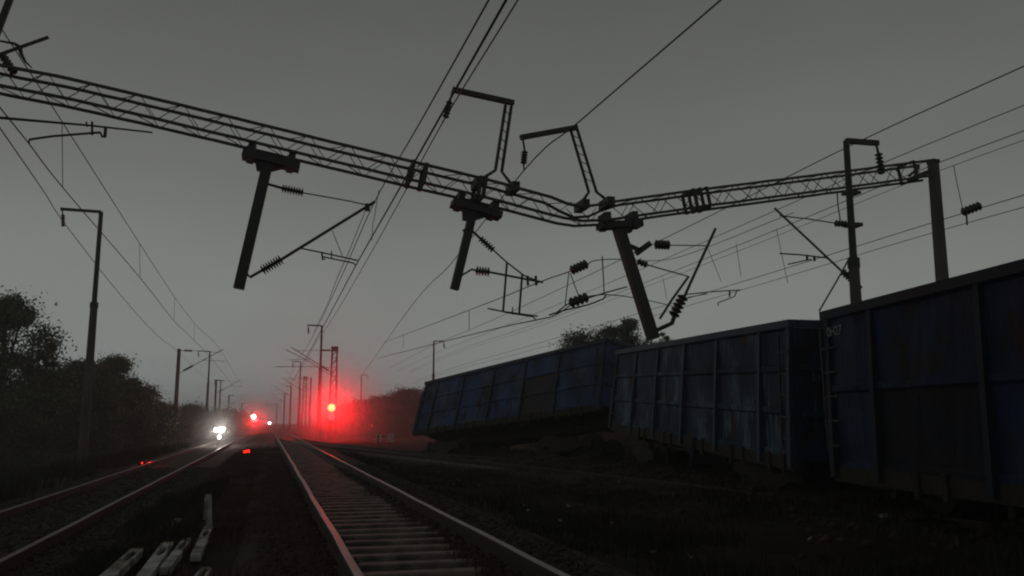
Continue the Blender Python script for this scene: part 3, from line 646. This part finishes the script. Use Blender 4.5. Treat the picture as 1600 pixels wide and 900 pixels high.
# red lamp lying on the ground
p = atz(385, 711, -.05); rl = thing('ground_lamp', 'red lamp lying on the dark strip between the two tracks', 'lamp', (p.x, p.y, gz(p.x, p.y)))
z0 = float(gz(p.x, p.y))
MB().box((p.x, p.y + .1, z0 + .08), (.32, .16, .2)).build('housing', M_iron, rl)
mb = MB()
for k in range(3): mb.box((p.x - .1 + k * .1, p.y, z0 + .09 + .02 * k), (.06, .04, .13))
mb.build('lens', M_redsmall, rl)
MB().path([(p.x - .12, p.y + .1, z0 + .18), (p.x, p.y + .1, z0 + .27), (p.x + .12, p.y + .1, z0 + .18)], .012).build('handle', M_iron, rl)
lamp('lamp', (p.x, p.y - .1, z0 + .15), (1, .03, .01), 5, .05, rl)
p = atz(229, 723, -.1); z0 = -.25; streak_lamp = thing('marker_lamp', 'low red lamp added to cast the red streak on the outer left rail', 'lamp', (p.x - .1, p.y, z0))  # added lamp, made-up source of the red streak on the rail
MB().box((p.x - .16, p.y + .1, z0 + .1), (.3, .14, .2)).build('housing', M_iron, streak_lamp)
disc(MB(), (p.x - .16, p.y + .03, z0 + .14), .03).build('lens', M_redsmall, streak_lamp)
lamp('lamp', (p.x + .1, p.y + .0, z0 + .38), (1, .02, .02), 9, .03, streak_lamp)
# white work lamp on the left track
p = at(343, 672, 62); z0 = -.2
wl = thing('work_lamp', 'dazzling white lamp standing on the left track', 'lamp', (p.x, p.y, z0))
MB().path([(p.x, p.y + .1, z0), (p.x, p.y + .1, p.z)], .025).build('post', M_iron, wl)
for a_ in (0, 2.1, 4.2): MB().path([(p.x, p.y + .1, z0 + .4), (p.x + .35 * math.cos(a_), p.y + .1 + .35 * math.sin(a_), z0 - .05)], .02).build('leg', M_iron, wl)
MB().box((p.x, p.y + .1, p.z), (.9, .12, .4)).build('housing', M_iron, wl)
disc(MB(), (p.x - .2, p.y + .03, p.z), .13).build('lens', M_wl, wl); disc(MB(), (p.x + .18, p.y + .03, p.z + .06), .15).build('lens', M_wl, wl)
disc(MB(), (p.x, p.y - .04, p.z - .5), .09).build('lens', M_wl, wl)  # glowing disc standing in for the lamp's reflection below it, not a lens
lamp('lamp', (p.x, p.y - .3, p.z), (1, .94, .85), 300, .12, wl)
# pale boards far right, plate far left
p = at(600, 684, 60); z0 = float(gz(p.x, p.y))
bd = thing('marker_board', 'white slatted marker board low on the bank beside the farthest wagon', 'sign', (p.x, p.y, z0))
for k in range(4): MB().box((p.x + .45, p.y, p.z - .24 + .16 * k), (.5, .03, .08)).build('slat', M_white, bd)
for k in (-.55, -.25): MB().box((p.x + k, p.y, p.z), (.1, .03, .5)).build('slat', M_white, bd)
MB().bar((p.x - .7, p.y + .04, p.z + .1), (p.x + .75, p.y + .04, p.z + .1), .03, .05).build('rail', M_iron, bd)
for k in (-.4, .45): MB().bar((p.x + k, p.y + .04, z0 - .1), (p.x + k, p.y + .04, p.z + .3), .05).build('post', M_iron, bd)
p = at(265, 676, 60); z0 = float(gz(p.x, p.y))
np_ = thing('number_post', 'small pale number post beside the left track near the bracketed mast', 'sign', (p.x, p.y, z0))
MB().bar((p.x, p.y + .05, z0 - .2), (p.x, p.y + .05, p.z + .2), .08).build('post', M_iron, np_)
mb = MB().box((p.x - .07, p.y - .01, p.z + .06), (.035, .03, .2)).box((p.x + .05, p.y - .01, p.z), (.035, .03, .32)).box((p.x, p.y - .012, p.z - .02), (.24, .03, .035)); mb.build('numeral', M_white, np_)
MB().box((p.x, p.y + .02, p.z), (.36, .02, .42)).build('plate', M_iron, np_)

# ------------------------------------------------------------------ wagons
def wagon(label, P0, P1, roll0, roll1, H, body, postm, panel_mats, nb=7, ribs=2, post_u=None, W_=3.05, Lend=None):
    P0 = Vector(P0); P1 = Vector(P1); hv = (P1 - P0); Lg = hv.length; al = hv.normalized()
    side = Vector((-al.y, al.x, 0)).normalized()
    if side.x < 0: side = -side
    mid = (P0 + P1) / 2
    if post_u: post_u = [u * Lg / post_u[-1] for u in post_u]
    t = thing('gondola_wagon', label, 'wagon', (mid.x, mid.y, 0), 'derailed gondola wagons')
    def Mp(u, v, w):
        r = roll0 + (roll1 - roll0) * (u / Lg); c, s = math.cos(r), math.sin(r)
        return P0 + al * u + (UP * c + side * s) * v + (side * c - UP * s) * w
    def wb(mb, u0, u1, v0, v1, w0, w1, n=1):
        b = []; 
        for i in range(n + 1):
            u = u0 + (u1 - u0) * i / n; b += [Mp(u, v0, w0), Mp(u, v0, w1), Mp(u, v1, w1), Mp(u, v1, w0)]
        fs = [(0, 1, 2, 3), tuple(4 * n + k for k in (3, 2, 1, 0))]
        for i in range(n):
            for k in range(4): k2 = (k + 1) % 4; fs.append((4 * i + k, 4 * (i + 1) + k, 4 * (i + 1) + k2, 4 * i + k2))
        return mb.add(b, fs)
    us = post_u or [Lg * i / nb for i in range(nb + 1)]
    for sgn in (0, 1):
        w0 = 0 if sgn == 0 else W_
        def wr(a, b): return (a, b) if sgn == 0 else (W_ - b, W_ - a)
        wb(MB(), -.05, Lg + .05, H - .13, H, *wr(-.09, .08), n=8).build('top_rail', postm, t)
        wb(MB(), 0, Lg, -.16, .06, *wr(-.06, .06), n=8).build('bottom_sill', M_rust, t)
        for i, u in enumerate(us):
            wd = .1 if 0 < i < len(us) - 1 else .13
            uu = min(max(u, wd / 2 + .01), Lg - wd / 2 - .01)
            mb = MB()
            # tapered post, deeper at the foot
            b = []
            for (v, dpt) in ((-.1, .13), (H * .5, .1), (H - .135, .065)):
                a0, a1 = wr(-dpt, -.003); b += [Mp(uu - wd / 2, v, a0), Mp(uu + wd / 2, v, a0), Mp(uu + wd / 2, v, a1), Mp(uu - wd / 2, v, a1)]
            fs = [(0, 1, 2, 3), (11, 10, 9, 8)]
            for j in range(2):
                for k in range(4): k2 = (k + 1) % 4; fs.append((4 * j + k, 4 * (j + 1) + k, 4 * (j + 1) + k2, 4 * j + k2))
            mb.add(b, fs); mb.build('side_post', postm, t)
        for i in range(len(us) - 1):
            mm = panel_mats[i % len(panel_mats)] if panel_mats else body
            # pressed panel: sheet bulging outwards between the horizontal ribs
            rows = []; nr = ribs + 1; hh = (H - .13 - .06)
            for r_ in range(nr):
                v0 = .06 + hh * r_ / nr; v1 = .06 + hh * (r_ + 1) / nr
                rows += [(v0, -.055), (v0 + .07, -.055), (v0 + .11, -.012), (v1 - .04, -.012)]
            rows.append((.06 + hh, -.055)); b = []
            nu = 9; bow = random.uniform(-.06, .02); sdd = random.random() * 50
            for (v, dpt) in rows:
                for k in range(nu + 1):
                    f = k / nu; u = us[i] + (us[i + 1] - us[i]) * f; dd = dpt + bow * math.sin(f * math.pi) * math.sin(v / H * math.pi) + (.05 * noise.noise(Vector((u * 1.3, v * 1.6, sdd))) + .02 * noise.noise(Vector((u * 4, v * 4, sdd)))) * min(1, 4 * f, 4 * (1 - f))
                    b.append(Mp(u, v, dd if sgn == 0 else W_ - dd))
            fs = []; 
            for j in range(len(rows) - 1):
                for k in range(nu): a_ = j * (nu + 1) + k; fs.append((a_, a_ + 1, a_ + nu + 2, a_ + nu + 1))
            bb = len(b)
            for (v, dpt) in (rows[0], rows[-1]):
                for k in range(nu + 1): b.append(Mp(us[i] + (us[i + 1] - us[i]) * k / nu, v, .02 if sgn == 0 else W_ - .02))
            for k in range(nu): fs.append((bb + k, bb + k + 1, bb + nu + 2 + k, bb + nu + 1 + k))
            low = None
            if isinstance(mm, tuple): low, mm = mm
            po = MB().add(b, fs).build('side_panel', mm, t)
            if low is not None:
                po.data.materials.append(low)
                for fi, pf in enumerate(po.data.polygons):
                    if fi < (4 * ribs) * nu: pf.material_index = 1
    for (u0, u1, sg_) in ((-.02, .04, -1), (Lg - .04, Lg + .02, 1)):
        wb(MB(), u0, u1, .0, H - .135, -.001, W_ + .001).build('end_wall', body, t)
        wb(MB(), u0 - .06 if sg_ < 0 else u0, u1 if sg_ < 0 else u1 + .06, H - .13, H - .003, .085, W_ - .085).build('end_rail', postm, t)
        for k in (.28, .5, .72):
            e0, e1 = (u0 - .1, u0 - .003) if sg_ < 0 else (u1 + .003, u1 + .1)
            wb(MB(), e0, e1, .02, H - .15, W_ * k - .06, W_ * k + .06).build('end_post', postm, t)
        for k in (.33, .66):
            e0, e1 = (u0 - .07, u0 - .004) if sg_ < 0 else (u1 + .004, u1 + .07)
            wb(MB(), e0, e1, H * k - .05, H * k + .05, .1, W_ - .1).build('end_rib', postm, t)
    wb(MB(), .05, Lg - .05, -.02, .03, .07, W_ - .07, 6).build('floor', M_rust, t)
    mb = MB(); wb(mb, -.4, Lg + .4, -.42, -.05, W_ / 2 - .2, W_ / 2 + .2, 4)
    for u in us[1:-1]: wb(mb, u - .06, u + .06, -.3, -.03, .1, W_ - .1)
    mb.build('underframe', M_rust, t)
    for e_ in (0, 1):
        u0, u1 = (-.85, -.4) if e_ == 0 else (Lg + .4, Lg + .85)
        mb = MB(); wb(mb, u0, u1, -.36, -.1, W_ / 2 - .12, W_ / 2 + .12)
        k0, k1 = (u0 - .12, u0 + .1) if e_ == 0 else (u1 - .1, u1 + .12); wb(mb, k0, k1, -.42, -.06, W_ / 2 - .2, W_ / 2 + .05); mb.build('coupler', M_rust, t)
    for ue in (.16, Lg - .16):
        wb(MB(), ue - .2, ue - .17, .25, H - .25, -.12, -.09).build('ladder_rail', M_iron, t)
        for k in range(5): wb(MB(), ue - .17, ue + .2, .35 + k * .36, .375 + k * .36, -.115, -.09).build('rung', M_iron, t)
    for i in range(1, len(us) - 1):
        um = (us[i] + us[i + 1]) / 2 if i + 1 < len(us) else us[i]
        mb = MB(); wb(mb, um - .3, um - .26, -.22, .12, -.1, -.06)
        wb(MB(), um - .34, um - .24, -.24, .1, -.10, -.062).build('latch', M_rust, t); wb(MB(), um + .24, um + .34, -.24, .1, -.10, -.062).build('latch', M_rust, t)
    # bogies
    def bogie(uc, vdrop=0.0, yaw=0.0):
        def Bp(u, v, w): c, s = math.cos(yaw), math.sin(yaw); return Mp(uc + u * c - (w - W_ / 2) * s, v - vdrop, W_ / 2 + u * s + (w - W_ / 2) * c)
        bo = None
        for w in (.42, W_ - .42):
            b_ = MB()
            prof = [(-1.1, -.62), (-1.1, -.82), (-.7, -.82), (-.35, -1.0), (.35, -1.0), (.7, -.82), (1.1, -.82), (1.1, -.62), (.5, -.52), (-.5, -.52)]
            vs = [Bp(u, v, w + s_) for s_ in (-.08, .08) for (u, v) in prof]; n_ = len(prof)
            b_.add(vs, [tuple(range(n_)), tuple(range(n_, 2 * n_))[::-1]] + [(k, (k + 1) % n_, n_ + (k + 1) % n_, n_ + k) for k in range(n_)])
            bo = b_.build('bogie_frame', M_rust, t)
        m_ = MB(); m_.bar(Bp(0, -.66, .5), Bp(0, -.66, W_ - .5), .4, .24); m_.build('bolster', M_rust, bo)
        for u in (-.92, .92):
            mm = MB()
            for w in (W_ / 2 - .79, W_ / 2 + .79):
                for (r_, o0, o1) in ((.475, -.06, .06), (.51, .06 if w < W_ / 2 else -.09, .09 if w < W_ / 2 else -.06)):
                    mm.path([Bp(u, -.82, w + o0), Bp(u, -.82, w + o1)], r_, 24)
            mm.path([Bp(u, -.82, .45), Bp(u, -.82, W_ - .45)], .09, 10)
            mm.build('wheelset', M_rust, bo)
    return t, Mp, bogie, Lg, wb
# far wagon: nose-high, rolled away
w1 = wagon('farthest derailed wagon, worn blue, rolled over to the right with its near end heaved up', at(648, 675, 38.5), at(940, 634, 29), R(15), R(7), 2.3, M_blue1, M_post1,
           [M_blue1, M_blue1, M_blue1, M_blue1, (M_blue1r, M_blue1), M_blue1], nb=6, ribs=2, post_u=[0, 1.2, 3.4, 5.7, 7.9, 10.0, 12.55])
w1[2](2.2); w1[2](w1[3] - 2.6, .35, .3)
w2 = wagon('middle derailed wagon with chalky streaks on its teal grey panels', at(957, 664, 27), at(1247, 722, 14.1), R(6), R(0.5), 2.34, M_blue2, M_post2, None, nb=7, ribs=2, post_u=[0, 2.5, 4.75, 7.0, 9.2, 11.45, 12.75])
w2[2](2.4, -.05); w2[2](w2[3] - 2.4, -.35, .2)
w3p0 = at(1309, 734, 12.9); w3p1 = at(1596, 783, 9.05); dr = (w3p1 - w3p0); dr = dr * (12.6 / dr.length); dr.z = -.05
w3 = wagon('nearest derailed wagon, dark navy, cut off by the right edge of the photo', w3p0, w3p0 + dr, R(-1), R(-1), 2.38, M_blue3, M_post3,
           [M_blue3, (M_rustdoor, M_blue3), M_blue3, (M_rustdoor, M_blue3), M_blue3, (M_rustdoor, M_blue3), M_blue3], nb=7, ribs=1, post_u=[0, 1.3, 3.6, 5.6, 7.4, 9.4, 11.6, 12.6])
w3[2](2.3, -.75)
# writing on the nearest wagon
fc = bpy.data.curves.new('wagon_lettering', 'FONT'); fc.body = '0H27'; fc.size = .2; fc.extrude = .002; fc.materials.append(mat('chalky_lettering', (0.33, 0.34, 0.35), .8, nscale=30, bump=0, lo=.4, hi=.55))
fo_ = bpy.data.objects.new('lettering_curve', fc); COL.objects.link(fo_); bpy.context.view_layer.update()
fm = bpy.data.meshes.new_from_object(fo_); bpy.data.objects.remove(fo_); fo = bpy.data.objects.new('lettering', fm); COL.objects.link(fo); fo.parent = w3[0]
a_, b_, c_ = w3[1](.12, 1.98, -.075), w3[1](1.12, 1.98, -.075), w3[1](.12, 2.98, -.075)
xx = (b_ - a_).normalized(); yv = (c_ - a_).normalized(); zz = xx.cross(yv)
mw_ = Matrix((xx, yv, zz)).transposed().to_4x4(); mw_.translation = a_ - parent_origin(w3[0])
fo.matrix_local = mw_
# bent sheet hanging off the middle wagon
mb = MB().path([w2[1](8.2, .1, -.14), w2[1](8.15, -.3, -.16), w2[1](7.95, -.55, -.12)], .035, 4); mb.build('bent_strap', M_post2, w2[0])
n = 9000; Y = rng.uniform(8, 42, n); X = tp_x(Y) + rng.normal(0, 1.3, n) + .9
stones('spilled_stones', X, Y, gz(X, Y) + .01, rng.uniform(.03, .12, n), M_stone)['label'] = 'dark stones and spilled load strewn under the derailed wagons'
# ------------------------------------------------------------------ discarded sleepers and litter, foreground left
def pale_sleeper(x0, y0, x1, y1, w, label, hz=.09, hole=.74):
    w *= .5
    a = atz(x0, y0, hz); b = atz(x1, y1, hz); t = thing('discarded_sleeper', label, 'sleeper', ((a.x + b.x) / 2, (a.y + b.y) / 2, 0), 'discarded pale concrete sleepers')
    al = (b - a).normalized(); sd_ = Vector((al.y, -al.x, 0)); Lg = (b - a).length
    def P(u, s, z): return a + al * (u * Lg) + sd_ * (s * w) + UP * (z)
    # slab with an oval seat recess near its far end
    vs = []; fs = []; n = 16; hc = hole; hl = .66 / Lg * .5; ring = []
    for k in range(n):
        an = 2 * math.pi * k / n; ring.append((hc + hl * math.sin(an), .31 * math.cos(an)))
    def outer(k):
        an = 2 * math.pi * k / n; su, cs = math.sin(an), math.cos(an); m_ = max(abs(su), abs(cs)); return (hc + (1 - hc) * su / m_, .5 * cs / m_)
    for k in range(n): u, s = ring[k]; vs.append(P(u, s, 0)); 
    for k in range(n): u, s = outer(k); vs.append(P(u, s, -.0))
    for k in range(n): u, s = ring[k]; vs.append(P(u, s, -.05))
    for k in range(n):
        k2 = (k + 1) % n; fs.append((k, k2, n + k2, n + k)); fs.append((k, 2 * n + k, 2 * n + k2, k2))
    b0 = 3 * n; low = hc - (1 - hc)
    vs += [P(0, -.5, 0), P(0, .5, 0), P(low, .5, 0), P(low, -.5, 0), P(1, -.5, 0), P(1, .5, 0), P(0, -.5, -.07), P(0, .5, -.07), P(1, .5, -.07), P(1, -.5, -.07)]
    fs += [(b0, b0 + 1, b0 + 2, b0 + 3), (b0, b0 + 6, b0 + 7, b0 + 1), (b0 + 1, b0 + 7, b0 + 8, b0 + 5), (b0 + 5, b0 + 8, b0 + 9, b0 + 4), (b0 + 4, b0 + 9, b0 + 6, b0)]
    MB().add(vs, fs).build('slab', M_sleeper_pale, t)
    MB().add([P(hc + (u - hc) * .98, s * .98, -.045) for u, s in ring], [tuple(range(n))]).build('seat_recess', M_rust, t)
    MB().box(P(1.005, 0, -.03), (w * .8, .06, .07)).build('end_cap', M_yellow, t)
    return t
pale_sleeper(158, 908, 214, 858, .26, 'discarded pale sleeper with a dark oval recess, leftmost of the row')
pale_sleeper(218, 908, 262, 848, .24, 'discarded pale sleeper with a clear oval recess, second from left in the row')
pale_sleeper(258, 886, 292, 842, .19, 'discarded pale sleeper in the middle of the row with an orange chipped foot')
pale_sleeper(306, 866, 326, 822, .2, 'short discarded pale sleeper, rightmost of the row under the upright slat', hole=.72)
pale_sleeper(290, 930, 322, 888, .2, 'pale sleeper end just showing at the bottom edge of the photo')
p = atz(322, 832, 0)
st = thing('upright_slat', 'tall pale double slat standing upright behind the discarded sleepers', 'slat', (p.x, p.y, 0))
dsl = (p - O).dot(FWD) / (ray(322, 832).dot(FWD))
mb = MB().bar(at(327, 835, dsl), at(326, 772, dsl + .1), .035, .07); mb.build('slat', M_sleeper_pale, st)
MB().bar(at(319, 812, dsl), at(321, 776, dsl + .1), .03, .018).build('slat', M_sleeper_pale, st)
MB().bar(at(324, 858, dsl - 1), at(330, 832, dsl), .03, .03).build('brace', M_sleeper_pale, st)
def chunk(px, py, s, label, m):
    p = atz(px, py, float(-.05)); p.z = float(gz(p.x, p.y)); mb = MB(); vs = [(random.uniform(.7, 1) * x * s, random.uniform(.7, 1) * y * s, random.uniform(.6, 1) * z * s * .6) for x, y, z in ((-1, -1, 0), (1, -.8, 0), (1.1, 1, 0), (-.8, .9, 0), (-.7, -.5, 1), (.6, -.6, 1), (.7, .5, .9), (-.5, .6, 1))]
    mb.add([Vector(v) + p for v in vs], [(3, 2, 1, 0), (4, 5, 6, 7), (0, 1, 5, 4), (1, 2, 6, 5), (2, 3, 7, 6), (3, 0, 4, 7)])
    return tag(mb.build('concrete_chunk', m), label, 'rubble')
chunk(279, 820, .13, 'pinkish broken concrete chunk behind the row of discarded sleepers', M_sleeper_pale)
chunk(258, 834, .08, 'small broken concrete chunk left of the pinkish one', M_sleeper_pale)
chunk(357, 745, .13, 'pale concrete chunk far up the strip between the tracks', M_sleeper_pale)
chunk(360, 735, .1, 'smaller pale chunk just beyond the other one between the tracks', M_sleeper_pale)
chunk(390, 868, .05, 'little pale stone on the reddish strip beside the middle track', M_stone)
chunk(1381, 826, .09, 'pale stone in the dark grass below the nearest wagon', M_sleeper_pale)
# wildflowers
fl = thing('wildflower', 'small pale yellow wildflower in the dark grass right of the middle track', 'flower', (0, 0, 0), 'pale wildflowers right of the middle track')
MB().path([(0, 0, -.02), (.01, 0, .12), (.015, .01, .22)], .004, 4).build('stem', M_grass, fl)
mb = MB(); mb.path([(.015, .01, .215), (.015, .0, .225)], .012, 8)
for k in range(7):
    a_ = k * .9; mb.add([(.015, .01, .22), (.015 + .03 * math.cos(a_ - .3), .01 + .03 * math.sin(a_ - .3), .228), (.015 + .045 * math.cos(a_), .01 + .045 * math.sin(a_), .232), (.015 + .03 * math.cos(a_ + .3), .01 + .03 * math.sin(a_ + .3), .228)], [(0, 1, 2, 3)])
mb.build('flower_head', M_petal, fl)
spots = [(683, 741), (698, 771), (715, 755), (756, 764), (971, 763), (880, 796), (806, 808), (958, 824), (893, 850), (829, 808), (866, 826), (1066, 892), (1030, 896), (1283, 852)]
FLB = ['farthest up the grass beside the right rail', 'big one below the farthest flower', 'just right of the bigger flower near the rail', 'alone under the farthest wagon', 'in the grass under the middle wagon', 'in the middle of the grass patch', 'near the right rail halfway down', 'right of the faint old rail line in the grass', 'low in the grass near the bottom edge', 'close to the right rail lower down', 'beside the lower grass tuft near the rail', 'at the very bottom edge of the grass', 'second along the bottom edge of the grass', 'far right below the nearest wagon']
for i, (x, y) in enumerate(spots):
    p = atz(x, y, -.0); o = fl if i == 0 else copy_tree(fl); o['label'] = 'pale wildflower ' + FLB[i]; o.location = (p.x, p.y, float(gz(p.x, p.y))); o.rotation_euler.z = i * 1.3
    o.rotation_euler.x = .6; sc_ = random.uniform(.6, 1.1); o.scale = (sc_,) * 3

# ------------------------------------------------------------------ trees
def leaf_cloud(clumps, n_per, size, droop=0.0):
    Vs = []
    for (cx, cy, cz, rx, ry, rz) in clumps:
        n = n_per; d_ = rng.normal(size=(n, 3)); d_ /= np.linalg.norm(d_, axis=1)[:, None]; rad = rng.random(n) ** .45 * (1 + .42 * np.abs(rng.normal(size=n)) ** 1.3)
        P = d_ * rad[:, None] * np.array([rx, ry, rz]) + np.array([cx, cy, cz]); P[:, 2] -= droop * (np.abs(d_[:, 0]) + np.abs(d_[:, 1])) * rng.random(n) * rz
        a = rng.normal(size=(n, 3)); a /= np.linalg.norm(a, axis=1)[:, None]; b = np.cross(a, rng.normal(size=(n, 3))); b /= np.linalg.norm(b, axis=1)[:, None]
        s = size * rng.uniform(.6, 1.4, n)[:, None]
        Vs.append(np.stack([P - a * s, P + b * s * .45, P + a * s, P - b * s * .45], 1))
    V = np.concatenate(Vs).reshape(-1, 3); return V, np.arange(len(V)).reshape(-1, 4)
def tree(px, pytop, d, spread, label, name='broadleaf_tree', m=None, nclump=26, n_per=260, size=.11, base=.12, droop=0., group='trees along the railway', seed=0):
    nclump = int(nclump * 1.5); n_per = int(n_per * .8); r_ = random.Random(seed); p = at(px, pytop, d); g0 = float(gz(p.x, p.y)); h = p.z - g0
    t = thing(name, label, 'tree', (p.x, p.y, g0), group); tr = MB(); 
    tr.path([(p.x, p.y, g0 - .3), (p.x + .1, p.y, g0 + h * .3), (p.x - .05, p.y, g0 + h * .62)], [.05 * h * .5, .035 * h * .5, .015 * h * .5], 8)
    cl = []
    for k in range(nclump):
        f = (k + .5) / nclump; zc = h * (base + (1 - base) * (f ** .85)); w = spread * math.sin(min(1, .25 + (1 - f) * 1.3) * math.pi / 2) * math.sqrt(max(.08, 1 - max(0, (f - .35) / .68) ** 2))
        a = r_.uniform(0, 6.28); rr = w * r_.random() ** .5 * .85; cx, cy = rr * math.cos(a), rr * math.sin(a)
        s_ = spread * r_.uniform(.14, .40) * (1 - .25 * f); zc = min(zc, h - s_ * .55)
        cl.append((cx, cy, zc, s_, s_, s_ * .62))
        if k % 2 == 0:
            tr.path([(p.x, p.y, g0 + min(zc * .55, h * .5)), (p.x + cx * .55, p.y + cy * .55, g0 + zc * .8), (p.x + cx, p.y + cy, g0 + zc)], [.012 * h, .007 * h, .003 * h], 5)
    tr.build('trunk', M_bark, t)
    V, Fq = leaf_cloud(cl, int(n_per * 2.0), size * .68, droop); from_np('crown', V, Fq, m or M_leaf, t)
    return t
tree(15, 462, 44, 2.9, 'tall drooping tree cut off by the left edge, leaf sprays against the sky', 'willow_tree', nclump=20, n_per=420, size=.13, droop=1.1, base=.3, seed=3)
tree(78, 536, 46, 1.5, 'low drooping shoulder of foliage right beside the tall drooping tree', 'willow_tree', nclump=8, n_per=300, size=.12, droop=1.0, base=.4, seed=4)
tree(128, 566, 52, 2.6, 'round dark tree behind the tall mast on the left', nclump=30, n_per=420, size=.12, seed=5)
tree(183, 560, 56, 2.6, 'bushy tree just right of the tall left mast', nclump=32, n_per=420, size=.12, seed=6)
tree(222, 608, 62, 2.8, 'lower dark tree sloping down right of the bushy one', m=M_leaf2, nclump=26, n_per=360, size=.13, seed=8)
tree(60, 580, 60, 3.4, 'dark tree filling the gap behind the drooping tree', m=M_leaf2, nclump=26, n_per=360, size=.15, seed=9)
tree(256, 632, 74, 2.8, 'small tree left of the nearest bracketed mast', m=M_leaf2, nclump=20, n_per=300, size=.15, seed=10)
tree(300, 634, 90, 3.2, 'small tree right of the nearest bracketed mast', m=M_leaf2, nclump=20, n_per=300, size=.16, seed=11)
tree(350, 642, 130, 5, 'distant low tree above the white lamp', m=M_leaf2, nclump=20, n_per=240, size=.25, seed=12)
for i, (x, y, d_, s_, lb) in enumerate(((10, 640, 40, 2.6, 'dark bush at the lower left edge below the drooping tree'), (100, 648, 48, 3.2, 'dark bush left of the foot of the tall left mast'), (190, 648, 54, 3.2, 'dark bush right of the foot of the tall left mast'), (226, 655, 64, 2.4, 'dark low bush left of the pale number post'))):
    tree(x, y, d_, s_, lb, 'bush', M_leaf2, 18, 330, .1, .02, group='dark bushes beside the left track', seed=20 + i)
tree(560, 630, 108, 4.6, 'red-lit tree on the bank right of the red signal', m=M_leaf2, nclump=26, n_per=330, size=.2, base=.0, seed=31)
tree(592, 622, 104, 3.8, 'red-lit tree between the signal and the farthest wagon', m=M_leaf2, nclump=26, n_per=330, size=.2, base=.0, seed=32)
tree(640, 611, 92, 3.8, 'tree right behind the left corner of the farthest wagon', m=M_leaf2, nclump=26, n_per=330, size=.18, base=.0, seed=33)
tree(906, 517, 48, 2.2, 'thin leafy tree showing above the middle of the farthest wagon', nclump=22, n_per=90, size=.11, base=.4, seed=34)
tree(950, 512, 50, 2.2, 'tree above the gap between the two farther wagons', nclump=24, n_per=130, size=.11, base=.4, seed=35)
tree(984, 500, 49, 1.7, 'sparse tree top poking up beside the slanting drop post', nclump=22, n_per=200, size=.1, base=.4, seed=36)
tree(1035, 520, 52, 1.4, 'sparse tree top right of the slanting drop post', nclump=14, n_per=110, size=.09, seed=37)
cl = []
for i in range(46):
    sd_ = -1 if i % 2 else 1; y = random.uniform(150, 420); cl.append((sd_ * random.uniform(14, 60) + (10 if sd_ > 0 else -8), y, random.uniform(.5, 2.2), random.uniform(5, 9), 5, random.uniform(2, 3.2)))
V, Fq = leaf_cloud(cl, 420, .4); tag(from_np('distant_woods', V, Fq, M_leaf2), 'low distant woods along both sides of the line', kind='stuff')

# ------------------------------------------------------------------ haze
hm = bpy.data.materials.new('haze'); hm.use_nodes = True; n = hm.node_tree.nodes; l = hm.node_tree.links; n.clear()
o_ = n.new('ShaderNodeOutputMaterial'); v_ = n.new('ShaderNodeVolumePrincipled'); l.new(v_.outputs[0], o_.inputs['Volume'])
v_.inputs['Color'].default_value = (.9, .92, .92, 1); v_.inputs['Density'].default_value = .0019; v_.inputs['Anisotropy'].default_value = .25
hz = MB().box((0, 310, 6.25), (500, 680, 16.5)).build('haze', hm); tag(hz, 'thin grey mist over the whole line', kind='stuff')

def mist(px, py, d, rad, dens, label, sq=1.0):  # local mist volumes, added to gather and spread the glow of the lamps
    p = at(px, py, d); bpy.ops.mesh.primitive_uv_sphere_add(segments=24, ring_count=12, radius=1, location=p); o = bpy.context.object
    o.name = 'glow_mist'; o.data.name = 'glow_mist'; o.scale = (rad, rad, rad * sq)
    m = bpy.data.materials.new('mist'); m.use_nodes = True; n = m.node_tree.nodes; l = m.node_tree.links; n.clear()
    oo = n.new('ShaderNodeOutputMaterial'); v = n.new('ShaderNodeVolumePrincipled'); l.new(v.outputs[0], oo.inputs['Volume'])
    v.inputs['Color'].default_value = (.92, .92, .92, 1); tc_ = n.new('ShaderNodeTexCoord'); g_ = n.new('ShaderNodeTexGradient'); g_.gradient_type = 'QUADRATIC_SPHERE'
    l.new(tc_.outputs['Object'], g_.inputs[0]); mu = n.new('ShaderNodeMath'); mu.operation = 'MULTIPLY'; mu.inputs[1].default_value = dens
    l.new(g_.outputs['Fac'], mu.inputs[0]); l.new(mu.outputs[0], v.inputs['Density']); v.inputs['Anisotropy'].default_value = .2
    o.data.materials.append(m); tag(o, label, kind='stuff')
mist(530, 628, 74.5, 17, .017, 'wide thin mist added to spread the red glow round the big signal')
mist(520, 638, 73.6, 6.2, .19, 'mist added to hold a red glow round the big signal')
mist(399, 656, 129.5, 5.4, .18, 'mist added to hold a red and white glow round the left signal')
mist(343, 671, 61.5, 3.4, .07, 'mist added to hold a white glow round the lamp on the left track')
